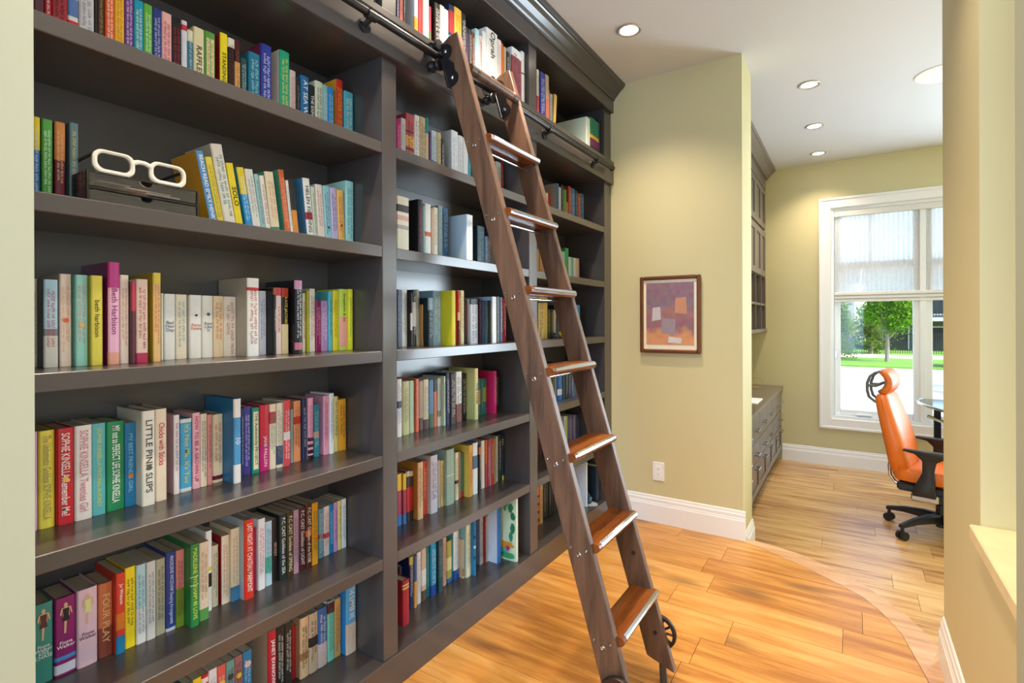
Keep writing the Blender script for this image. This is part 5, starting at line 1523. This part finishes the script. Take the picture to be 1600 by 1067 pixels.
ol = thing('wall_outlet', 'white double power outlet low on the yellow wall', 'outlet', (0.296, YE, 0.25))
box('plate', 0.261, 0.331, YE - 0.006, YE, 0.250, 0.360, M_TRIM, ol, bevel=0.002)
box('socket_insert', 0.279, 0.313, YE - 0.0075, YE - 0.004, 0.270, 0.340, mat('f6f5f2', 0.3, noise=0.0), ol, bevel=0.0008)
for zz in (0.290, 0.322):
    for dx in (-0.006, 0.006):
        box('slot', 0.296 + dx - 0.0009, 0.296 + dx + 0.0009, YE - 0.0079, YE - 0.007, zz - 0.003, zz + 0.004, M_BLACK, ol)
    cyl('ground_hole', (0.296, YE - 0.0079, zz - 0.008), (0.296, YE - 0.007, zz - 0.008), 0.0022, M_BLACK, ol, n=10)

# ceiling downlights
M_CANRING = mat('b8aea4', 0.3, metal=0.4, noise=0.0, name='downlight_trim')
M_LAMP = emit('fff0d8', 14.0, 'lamp_glow')
def downlight(x, y, r, watts, label):
    t = thing('downlight', label, 'ceiling light', (x, y, ZC), 'recessed ceiling lights')
    bm = bmesh.new()
    blathe(bm, [(r, 0.0), (r, -0.004), (r * 0.93, -0.007), (r * 0.74, -0.004), (r * 0.72, -0.001), (r * 0.72, 0.0)], (x, y, ZC), 2, 32, caps=False)
    wobj('trim_ring', bm, M_CANRING, t, True)
    bm = bmesh.new()
    blathe(bm, [(0, -0.0025), (r * 0.72, -0.0015)], (x, y, ZC), 2, 28)
    bmesh.ops.remove_doubles(bm, verts=bm.verts, dist=1e-6)
    wobj('lamp_face', bm, M_LAMP, t)
    l = light('downlight_lamp', 'SPOT', (0, 0, -0.012), watts, WARM, spot_size=radians(118), spot_blend=1.0, shadow_soft_size=0.045)
    l.parent = t
downlight(0.326, 2.519, 0.062, CAN_HALL * 0.78, 'round recessed ceiling light nearest the bookcase crown')
downlight(0.326, 1.56, 0.062, CAN_HALL, 'recessed hall ceiling light above the ladder, out of frame')
downlight(0.326, 0.60, 0.062, CAN_HALL, 'recessed hall ceiling light above the camera, out of frame')
downlight(1.08, 1.56, 0.062, CAN_HALL * 0.6, 'added unseen hall ceiling light over the middle of the passage, out of frame')  # this unseen row is added to light the spines from high up
downlight(1.08, 0.60, 0.062, CAN_HALL * 0.6, 'added unseen hall ceiling light just ahead of the camera, out of frame')
downlight(1.08, -0.40, 0.062, CAN_HALL * 0.6, 'added unseen hall ceiling light behind the camera, out of frame')
downlight(1.047, 3.716, 0.062, CAN_STUDY, 'recessed study ceiling light, nearest of the row of three')
downlight(1.036, 4.529, 0.062, CAN_STUDY, 'recessed study ceiling light, middle of the row of three')
downlight(1.026, 5.285, 0.062, CAN_STUDY * 1.6, 'recessed study ceiling light closest to the window wall')
sp = thing('ceiling_speaker', 'flat white round speaker grille in the study ceiling', 'speaker', (1.72, 3.98, ZC))
lathe('grille', [(0, -0.006), (0.128, -0.006), (0.134, -0.004), (0.134, 0.0)], (1.72, 3.98, ZC), mat('ffffff', 0.5, noise=0.0), sp, n=40)

# ================================================================== STUDY CABINETS
M_CAB = mat('6e655f', 0.3, noise=0.03, nscale=6, name='study_cabinet_paint')
cb = thing('desk_cabinet', 'low grey-brown drawer cabinet with steel bar handles along the study wall', 'cabinet', (0.4, 4.6, ZL))
FX = 0.700
box('body', 0.10, FX - 0.018, 3.385, YF, ZL + 0.095, 0.545, M_CAB, cb)
box('toe_kick', 0.10, FX - 0.06, 3.385, YF, ZL, ZL + 0.095, mat('3c3836', 0.5), cb)
ys = [3.40, 3.77, 4.17, 4.55, 4.91, 5.28, 5.61]
def handle_mesh(y, z, parent, L_=0.11):
    bm = bmesh.new()
    bbox(bm, FX + 0.022, FX + 0.032, y - L_ / 2, y + L_ / 2, z - 0.006, z + 0.006, 0.002)
    bbox(bm, FX, FX + 0.024, y - L_ / 2 + 0.008, y - L_ / 2 + 0.018, z - 0.005, z + 0.005)
    bbox(bm, FX, FX + 0.024, y + L_ / 2 - 0.018, y + L_ / 2 - 0.008, z - 0.005, z + 0.005)
    return wobj('handle', bm, M_STEEL, parent)
for a, b in zip(ys, ys[1:]):
    for z0, z1 in ((0.350, 0.535), (0.205, 0.343)):
        d_ = box('drawer', FX - 0.018, FX, a + 0.004, b - 0.004, z0, z1, M_CAB, cb, bevel=0.002)
        handle_mesh((a + b) / 2, (z0 + z1) / 2 - 0.005, d_)
    d_ = box('door', FX - 0.018, FX - 0.008, a + 0.004, b - 0.004, ZL + 0.10, 0.198, M_CAB, cb)
    for (ya, yb, za, zb) in ((a + .004, a + .05, ZL + .10, .198), (b - .05, b - .004, ZL + .10, .198), (a + .05, b - .05, .150, .198), (a + .05, b - .05, ZL + .10, ZL + .15)):
        box('door_frame', FX - 0.008, FX, ya, yb, za, zb, M_CAB, d_, bevel=0.001)
    handle_mesh((a + b) / 2, 0.172, d_)
tag(box('countertop', 0.10, 0.715, 3.386, YF, 0.545, 0.574, mat('70625a', 0.22, noise=0.05, nscale=8, name='counter_paint'), None, bevel=0.003), 'glossy brown countertop on the study drawer cabinet', 'countertop')
tag(box('paper_sheets', 0.50, 0.668, 4.27, 4.58, 0.5743, 0.580, mat('f4f2ec', 0.6)), 'white papers lying on the study countertop', 'papers')
hx = thing('wire_ornament', 'thin gold wire polygon ornament at the back of the study countertop', 'ornament', (0.50, 5.28, 0.5743))
for (x_, dz) in ((0.47, 0.0), (0.53, 0.0)):
    tube('wire_loop', [(x_ + 0.055 * cos(radians(60 * k)), 5.30, 0.5743 + 0.052 + 0.050 * sin(radians(60 * k))) for k in range(6)], 0.0025, mat('c8a860', 0.3, metal=0.8, noise=0.0), hx, n=6, closed=True)
# upper cabinet
UX = 0.565
uc = thing('wall_cabinet', 'tall grey-brown wall cabinet with shaker doors over open cubbies', 'cabinet', (0.35, 4.6, 1.10))
box('bottom_shelf', 0.10, UX + 0.012, 3.386, YF - 0.001, 1.095, 1.125, M_CAB, uc, bevel=0.002)
box('back', 0.10, 0.115, 3.386, YF - 0.001, 1.125, 2.60, M_CAB, uc)
yv = [3.395, 3.80, 4.20, 4.60, 4.99, 5.33, 5.612]
for y_ in yv:
    box('partition', 0.115, UX, y_ - 0.009, min(y_ + 0.009, YF - 0.001), 1.125, 1.62, M_CAB, uc)
for a, b in zip(yv, yv[1:]):
    box('cubby_shelf', 0.115, UX - 0.004, a + 0.009, b - 0.009, 1.345, 1.365, M_CAB, uc)
box('carcass', 0.115, UX - 0.018, 3.386, YF - 0.001, 1.62, 2.60, M_CAB, uc)
for a, b in zip(yv, yv[1:]):
    for z0, z1 in ((1.625, 2.06), (2.085, 2.47)):
        d_ = box('door', UX - 0.018, UX - 0.009, a + 0.003, b - 0.003, z0, z1, M_CAB, uc)
        for (ya, yb, za, zb) in ((a + .003, a + .055, z0, z1), (b - .055, b - .003, z0, z1), (a + .055, b - .055, z1 - .055, z1), (a + .055, b - .055, z0, z0 + .055)):
            box('door_frame', UX - 0.009, UX, ya, yb, za, zb, M_CAB, d_, bevel=0.001)
box('cornice_rail', UX - 0.018, UX + 0.002, 3.386, YF - 0.001, 2.475, 2.60, M_CAB, uc)
prism('crown_moulding', [(UX + p[0] * 0.95, p[1] - 2.666 + 2.666) for p in crown], 1, 3.386, YF - 0.001, M_CAB, uc)

# ================================================================== OFFICE CHAIR
M_OR = mat('e0701c', 0.42, noise=0.05, nscale=30, name='orange_leather', bump=0.05)
M_GRY = mat('6a6c68', 0.4, noise=0.03, name='grey_plastic')
ch = thing('office_chair', 'orange leather high-back office chair facing the black desk', 'chair', (1.70, 4.15, ZL))
ch.rotation_euler = (0, 0, radians(-12))
def lobj(name, bm, m, parent, smooth=True):
    bmesh.ops.recalc_face_normals(bm, faces=bm.faces)
    me = bpy.data.meshes.new(name)
    bm.to_mesh(me); bm.free()
    me.materials.append(m)
    if smooth:
        me.polygons.foreach_set('use_smooth', [True] * len(me.polygons))
        try:
            me.set_sharp_from_angle(angle=radians(50))
        except Exception:
            pass
    o = bpy.data.objects.new(name, me)
    COL.objects.link(o)
    o.parent = parent
    return o
def loft(sections, n, shape):
    """sections: list of (center xyz, half-depth a, half-width b, tilt) -> superellipse rings swept along the back curve"""
    bm = bmesh.new()
    rings = []
    for (c, a, b, t) in sections:
        ring = []
        for i in range(n):
            th = 2 * pi * i / n
            ct, st = cos(th), sin(th)
            e_ = 2.0 / shape
            px = a * (abs(ct) ** e_) * (1 if ct >= 0 else -1)
            py = b * (abs(st) ** e_) * (1 if st >= 0 else -1)
            # local x along thickness, tilted by t about y
            ring.append(bm.verts.new((c[0] + px * cos(t), c[1] + py, c[2] + px * sin(t))))
        rings.append(ring)
    for A, B in zip(rings, rings[1:]):
        for i in range(n):
            bm.faces.new((A[i], A[(i + 1) % n], B[(i + 1) % n], B[i]))
    bm.faces.new(rings[0][::-1]); bm.faces.new(rings[-1])
    return bm
# back cushion: x forward, z up (chair frame)
back = [((-0.150, 0, 0.385), 0.045, 0.165, 0.10), ((-0.152, 0, 0.40), 0.058, 0.195, 0.10), ((-0.160, 0, 0.46), 0.064, 0.222, 0.14), ((-0.178, 0, 0.56), 0.062, 0.232, 0.20), ((-0.205, 0, 0.67), 0.056, 0.225, 0.24), ((-0.232, 0, 0.77), 0.050, 0.205, 0.24), ((-0.250, 0, 0.835), 0.046, 0.170, 0.24), ((-0.256, 0, 0.86), 0.032, 0.14, 0.24)]
bk = lobj('backrest', loft(back, 28, 3.6), M_OR, ch)
seam = bmesh.new()
btube(seam, [(c[0][0] + (0.0) * c[1], -c[2] * 0.985, c[0][2]) for c in back[1:-1]], 0.0035, 6)
lobj('piping', seam, mat('b85410', 0.5, noise=0.0), bk)
head = []
for k in range(9):
    a = radians(-62 + 124 * k / 8)
    head.append(((-0.300 + 0.085 * cos(a), 0, 0.935 + 0.080 * sin(a)), 0.026 * (1.0 if 0 < k < 8 else 0.6), 0.145 * (1.0 if 0 < k < 8 else 0.85), a * 0.9))
hd = lobj('headrest', loft(head, 24, 3.4), M_OR, ch)
hs = bmesh.new()
hs_sec = [((-0.322 + 0.085 * cos(radians(-58 + 116 * k / 6)), 0, 0.935 + 0.080 * sin(radians(-58 + 116 * k / 6))), 0.012, 0.10, radians(-58 + 116 * k / 6) * 0.9) for k in range(7)]
hs.free()
lobj('headrest_shell', loft(hs_sec, 18, 3.2), M_GRY, hd)
for sy in (-0.06, 0.06):
    hb_ = bmesh.new()
    btube(hb_, [(-0.265, sy, 1.000), (-0.300, sy, 0.992), (-0.330, sy, 0.965), (-0.345, sy, 0.92), (-0.345, sy, 0.87), (-0.335, sy, 0.83), (-0.300, sy, 0.80), (-0.275, sy, 0.80)], [0.006, 0.007, 0.008, 0.009, 0.009, 0.009, 0.008, 0.007], 8)
    btube(hb_, [(-0.342, sy, 0.905), (-0.300, sy, 0.905), (-0.270, sy, 0.92)], 0.009, 8)
    lobj('headrest_bracket', hb_, M_GRY, hd)
# seat
seat = [((0.02, 0, 0.335), 0.17, 0.17, 0), ((0.02, 0, 0.35), 0.215, 0.205, 0), ((0.02, 0, 0.40), 0.225, 0.22, 0), ((0.02, 0, 0.425), 0.215, 0.205, 0), ((0.02, 0, 0.432), 0.17, 0.16, 0)]
lobj('seat', loft(seat, 32, 5.0), M_OR, ch)
sb = bmesh.new()
bbox(sb, -0.17, 0.20, -0.19, 0.19, 0.285, 0.335, 0.012)
bprism(sb, [(-0.10, 0.285), (-0.02, 0.215), (0.08, 0.215), (0.14, 0.285)], 1, -0.09, 0.09)
lobj('seat_pan', sb, M_BLACKP, ch, False)
# chrome J bar joining back and seat
jb = bmesh.new()
for sy in (-0.05, 0.05):
    btube(jb, [(-0.215, sy, 0.46), (-0.228, sy, 0.40), (-0.224, sy, 0.335), (-0.195, sy, 0.295), (-0.12, sy, 0.275)], 0.010, 8)
lobj('back_bar', jb, M_CHROME, ch)
for sy in (-1, 1):
    ar = bmesh.new()
    yy = 0.245 * sy
    pts = [(-0.085, 0.285), (-0.075, 0.335), (-0.035, 0.43), (-0.035, 0.50), (-0.07, 0.535), (-0.13, 0.545), (-0.13, 0.556), (0.16, 0.556), (0.17, 0.545), (0.07, 0.525), (0.03, 0.495), (0.02, 0.44), (0.025, 0.34), (0.03, 0.285)]
    bprism(ar, pts, 1, yy - 0.022, yy + 0.022)
    bmesh.ops.recalc_face_normals(ar, faces=ar.faces)
    bmesh.ops.bevel(ar, geom=[e for e in ar.edges], offset=0.005, segments=1, affect='EDGES')
    a_ = lobj('armrest', ar, M_BLACKP, ch)
    br_ = bmesh.new()
    bbox(br_, -0.09, 0.04, min(yy, yy - 0.07 * sy) - 0.012, max(yy, yy - 0.07 * sy) + 0.012, 0.255, 0.30, 0.006)
    lobj('armrest_mount', br_, M_STEEL, a_, False)
gc = bmesh.new()
bcyl(gc, (0.03, 0, 0.055), (0.03, 0, 0.19), 0.030, n=18); bcyl(gc, (0.03, 0, 0.19), (0.03, 0, 0.25), 0.018, n=16)
lobj('gas_column', gc, M_BLACKP, ch)
base_a0 = 164
for k in range(5):
    a = radians(base_a0 + 72 * k)
    lg = bmesh.new()
    ca, sa = cos(a), sin(a)
    secs = [(0.025, 0.105, 0.024, 0.030), (0.10, 0.112, 0.022, 0.024), (0.20, 0.105, 0.019, 0.017), (0.285, 0.088, 0.016, 0.012), (0.305, 0.084, 0.013, 0.010)]
    rings = []
    for (rr, zz, hw, hh) in secs:
        rings.append([lg.verts.new((0.03 + rr * ca - s_ * hw * sa, rr * sa + s_ * hw * ca, zz + t_ * hh)) for s_, t_ in ((-1, -1), (1, -1), (1, .6), (.6, 1), (-.6, 1), (-1, .6))])
    for A, B in zip(rings, rings[1:]):
        for i in range(6):
            lg.faces.new((A[i], A[(i + 1) % 6], B[(i + 1) % 6], B[i]))
    lg.faces.new(rings[0][::-1]); lg.faces.new(rings[-1])
    leg = lobj('base_leg', lg, M_BLACKP, ch, False)
    cs = bmesh.new()
    px, py = 0.03 + 0.292 * ca, 0.292 * sa
    bcyl(cs, (px, py, 0.045), (px, py, 0.09), 0.010, n=10)
    for off in (-0.014, 0.014):
        ox_, oy_ = off * -sa, off * ca
        bcyl(cs, (px + ox_ + 0.010 * sa, py + oy_ - 0.010 * ca, 0.0265), (px + ox_ - 0.010 * sa, py + oy_ + 0.010 * ca, 0.0265), 0.026, n=18)
    lobj('caster', cs, M_BLACKP, leg)

# ================================================================== BLACK DESK
dk = thing('desk', 'black glass desk with chrome edge rail seen behind the column', 'desk', (2.1, 4.75, ZL))
ZD = 0.590
top = [(1.735, 5.15), (1.700, 5.08), (1.690, 4.92), (1.715, 4.80), (1.80, 4.55), (1.88, 4.46), (2.9, 4.46), (2.9, 5.15)]
M_BGL = mat('0c1420', 0.06, spec=0.8, noise=0.0, name='black_glass')
prism('desk_top', top, 2, ZD - 0.012, ZD, M_BGL, dk)
tube('edge_rail', [(p[0] - 0.004, p[1] - 0.004, ZD - 0.008) for p in top[:7]], 0.011, M_CHROME, dk, n=8)
box('modesty_panel', 1.90, 2.85, 5.02, 5.04, ZL + 0.18, ZD - 0.06, mat('22262c', 0.3), dk)
for (x_, y_) in ((1.80, 4.98), (1.86, 4.62), (2.82, 4.62), (2.82, 5.05)):
    box('leg', x_ - 0.02, x_ + 0.02, y_ - 0.02, y_ + 0.02, ZL, ZD - 0.03, M_BLACKP, dk, bevel=0.003)
tube('chrome_brace', [(1.74, 4.90, ZD - 0.10), (1.88, 4.56, ZD - 0.12)], 0.012, M_CHROME, dk, n=8)
tube('chrome_brace', [(1.80, 4.98, ZL + 0.25), (1.86, 4.62, ZL + 0.25)], 0.010, M_CHROME, dk, n=8)
box('drawer_unit', 1.90, 2.25, 4.60, 5.00, ZL + 0.1, ZD - 0.10, mat('1c1f24', 0.35), dk, bevel=0.003)

# ================================================================== OUTSIDE
GZ = -0.60
M_LAWN = mat('6a9434', 0.9, noise=0.25, nscale=3, name='lawn')
M_ROAD = mat('b4b2b0', 0.85, noise=0.06, nscale=2, name='road_asphalt')
struct(box('ground_road', -60, 80, 6.2, 24.2, GZ - 0.3, GZ, M_ROAD))
struct(box('ground_lawn', -60, 80, 24.2, 60, GZ - 0.3, GZ + 0.06, M_LAWN))
struct(box('ground_path', -60, 80, 29.6, 32.4, GZ, GZ + 0.068, mat('cbb9a8', 0.9, noise=0.1, nscale=2, name='gravel_path')))
struct(box('ground_near', -60, 80, 5.8, 6.2, GZ - 0.3, GZ, M_LAWN))

def tree(x, y, h, crown_r, crown_z, col1, col2, label, leaves=2600, seed=1, lean_=0.0, cone=False, leaf=0.16):
    r_ = random.Random(seed)
    t = thing('tree', label, 'tree', (x, y, GZ + 0.06), 'street trees')
    bm = bmesh.new()
    z0 = GZ + 0.05
    btube(bm, [(x, y, z0), (x + 0.02, y, z0 + h * 0.25), (x - 0.02, y, z0 + h * 0.5), (x, y, z0 + h * 0.8)], [0.085, 0.065, 0.05, 0.02], 8)
    for k in range(7):
        a = 2 * pi * k / 7 + r_.random()
        zb = z0 + h * (0.28 + 0.07 * k)
        btube(bm, [(x, y, zb), (x + 0.35 * crown_r * cos(a), y + 0.35 * crown_r * sin(a), zb + 0.12 * h), (x + 0.7 * crown_r * cos(a), y + 0.7 * crown_r * sin(a), zb + 0.18 * h)], [0.04, 0.025, 0.01], 6)
    wobj('trunk', bm, mat('8a8078', 0.9, noise=0.15), t, True)
    verts = []; faces = []; mi = []
    centres = []
    for k in range(26):
        u_ = r_.uniform(-1, 1); a = r_.uniform(0, 2 * pi); rr = r_.random() ** 0.4
        s_ = sqrt(1 - u_ * u_)
        wz = (1 - (u_ + 1) / 2 * 0.8) if cone else 1.0
        centres.append((x + crown_r * rr * s_ * cos(a) * wz, y + crown_r * rr * s_ * sin(a) * wz, crown_z + crown_r * (1.7 if cone else 1.05) * rr * u_))
    for k in range(leaves):
        c = centres[k % len(centres)]
        p = Vector((c[0] + r_.gauss(0, crown_r * 0.2), c[1] + r_.gauss(0, crown_r * 0.2), c[2] + r_.gauss(0, crown_r * 0.2)))
        n_ = Vector((r_.gauss(0, 1), r_.gauss(0, 1), r_.gauss(0, 1) + 0.6)).normalized()
        a_ = n_.orthogonal().normalized(); b_ = n_.cross(a_)
        L_ = leaf * r_.uniform(0.6, 1.2)
        i0 = len(verts)
        verts += [p - a_ * L_ * 0.5, p + b_ * L_ * 0.3, p + a_ * L_ * 0.5, p - b_ * L_ * 0.3]
        faces.append((i0, i0 + 1, i0 + 2, i0 + 3))
        mi.append(r_.choice((0, 0, 1)))
    off = Vector(t.location)
    o = obj('foliage', [v - off for v in verts], faces, None, t, mats=[leaf_mat(col1), leaf_mat(col2)], mi=mi)
    o['kind'] = 'stuff'
    return t
LM = {}
def leaf_mat(c):
    if c in LM:
        return LM[c]
    m = bpy.data.materials.new('leaf_' + c)
    m.use_nodes = True
    nt = m.node_tree
    nt.nodes.clear()
    o = nt.nodes.new('ShaderNodeOutputMaterial')
    d = nt.nodes.new('ShaderNodeBsdfDiffuse'); d.inputs[0].default_value = lin(c)
    tr = nt.nodes.new('ShaderNodeBsdfTranslucent'); tr.inputs[0].default_value = lin(c)
    mx = nt.nodes.new('ShaderNodeMixShader'); mx.inputs[0].default_value = 0.45
    nt.links.new(d.outputs[0], mx.inputs[1]); nt.links.new(tr.outputs[0], mx.inputs[2]); nt.links.new(mx.outputs[0], o.inputs[0])
    LM[c] = m
    return m
tree(2.57, 27.1, 3.3, 0.98, 1.75, '5a8a22', '78a830', 'bright green leafy tree on the lawn across the street', 8000, 3, leaf=0.12)
tree(0.80, 29.0, 3.2, 0.85, 0.9, '6a8438', '84984c', 'yellow-green conifer at the left edge of the window view', 4200, 4, cone=True, leaf=0.13)
tree(2.2, 33.2, 2.0, 0.9, 0.55, '5c7430', '708440', 'low yellow-green shrub tree by the black fence', 2400, 5, leaf=0.15)
tree(9.0, 15.2, 5.0, 1.6, 2.6, '6ca030', '88b83c', 'street tree far right of the window, out of frame', 1600, 6, leaf=0.4)
tree(12.5, 17.0, 5.0, 1.4, 2.8, '6ca030', '88b83c', 'second street tree far right of the window, out of frame', 1600, 7, leaf=0.4)
fn = thing('iron_fence', 'black iron picket fence along the far lawn', 'fence', (3, 34.5, GZ))
bm = bmesh.new()
for k in range(130):
    xk = -3 + 0.10 * k
    bbox(bm, xk - 0.012, xk + 0.012, 34.49, 34.51, GZ + 0.06, GZ + 1.15)
pk = wobj('pickets', bm, M_BLACKP, fn)
pk['kind'] = 'stuff'
for zz in (GZ + 0.2, GZ + 1.05):
    box('fence_rail', -3, 10, 34.48, 34.52, zz, zz + 0.04, M_BLACKP, fn)
M_BLD = mat('9a9c9c', 0.8, noise=0.05, nscale=1, name='siding_grey')
M_BLD2 = mat('5c6066', 0.8, noise=0.05, nscale=1, name='siding_dark')
M_WIN = mat('283440', 0.1, spec=0.8, noise=0.0, name='far_window_glass')
def townhouse(x0, x1, yb, label, wallm, seed):
    r_ = random.Random(seed)
    t = thing('townhouse', label, 'building', ((x0 + x1) / 2, yb, GZ), 'townhouses across the street')
    box('wall', x0, x1, yb + 1.6, yb + 9, GZ, 3.9, wallm, t)
    prism('roof', [(yb + 1.0, 3.9), (yb + 9.4, 3.9), (yb + 5.2, 5.2)], 0, x0 - 0.3, x1 + 0.3, mat('4a4c50', 0.8), t)
    for zf in (1.15,):
        box('balcony_slab', x0 + 0.4, x1 - 0.4, yb, yb + 1.6, zf, zf + 0.22, mat('b8bcc0', 0.7), t)
        rl = box('balcony_rail', x0 + 0.4, x1 - 0.4, yb + 0.02, yb + 0.07, zf + 1.15, zf + 1.22, M_BLACKP, t)
        bm = bmesh.new()
        n_ = int((x1 - x0 - 0.8) / 0.13)
        for k in range(n_):
            xk = x0 + 0.4 + 0.13 * k
            bbox(bm, xk, xk + 0.03, yb + 0.03, yb + 0.06, zf + 0.22, zf + 1.15)
        wobj('balusters', bm, M_BLACKP, rl)['kind'] = 'stuff'
    for k, xp in enumerate((x0 + 0.5, (x0 + x1) / 2, x1 - 0.5)):
        box('porch_post', xp - 0.16, xp + 0.16, yb + 0.1, yb + 0.42, GZ, 1.15, mat('4a4e52', 0.7) if k % 2 == 0 else mat('d0d4d6', 0.7), t)
    nwin = max(2, int((x1 - x0) / 1.7))
    for zf in (-0.75, 1.5):
        for k in range(nwin):
            xa = x0 + 0.5 + (x1 - x0 - 1.0) * (k + 0.15) / nwin
            xb_ = x0 + 0.5 + (x1 - x0 - 1.0) * (k + 0.85) / nwin
            w_ = box('window', xa, xb_, yb + 1.54, yb + 1.6, zf, zf + 1.6, mat('e4e6e6', 0.6), t)
            box('pane', xa + 0.08, xb_ - 0.08, yb + 1.50, yb + 1.54, zf + 0.08, zf + 1.52, M_WIN, w_)
    return t
townhouse(-4.5, 1.5, 37.0, 'grey townhouse with white balcony behind the left tree', M_BLD, 1)
townhouse(2.3, 10.1, 37.4, 'dark townhouse with balconies right of the green tree', M_BLD2, 2)
townhouse(10.9, 19.0, 37.5, 'grey townhouse far right beyond the window', M_BLD, 3)
car = thing('parked_car', 'dark parked car at the right edge of the lawn', 'car', (5.2, 25.2, GZ))
prism('body', [(4.45, GZ + .25), (8.6, GZ + .25), (8.6, GZ + .8), (7.9, GZ + .9), (7.2, GZ + 1.4), (5.6, GZ + 1.4), (5.0, GZ + .92), (4.45, GZ + .8)], 1, 24.5, 26.1, mat('20242c', 0.2, noise=0.0), car, bevel=0.05)
for xx in (5.2, 7.8):
    for yy in (24.5, 26.1):
        lathe('wheel', [(0, -0.1), (0.3, -0.1), (0.33, -0.06), (0.33, 0.06), (0.3, 0.1), (0, 0.1)], (xx, yy, GZ + 0.33), M_BLACKP, car, axis=1, n=20)
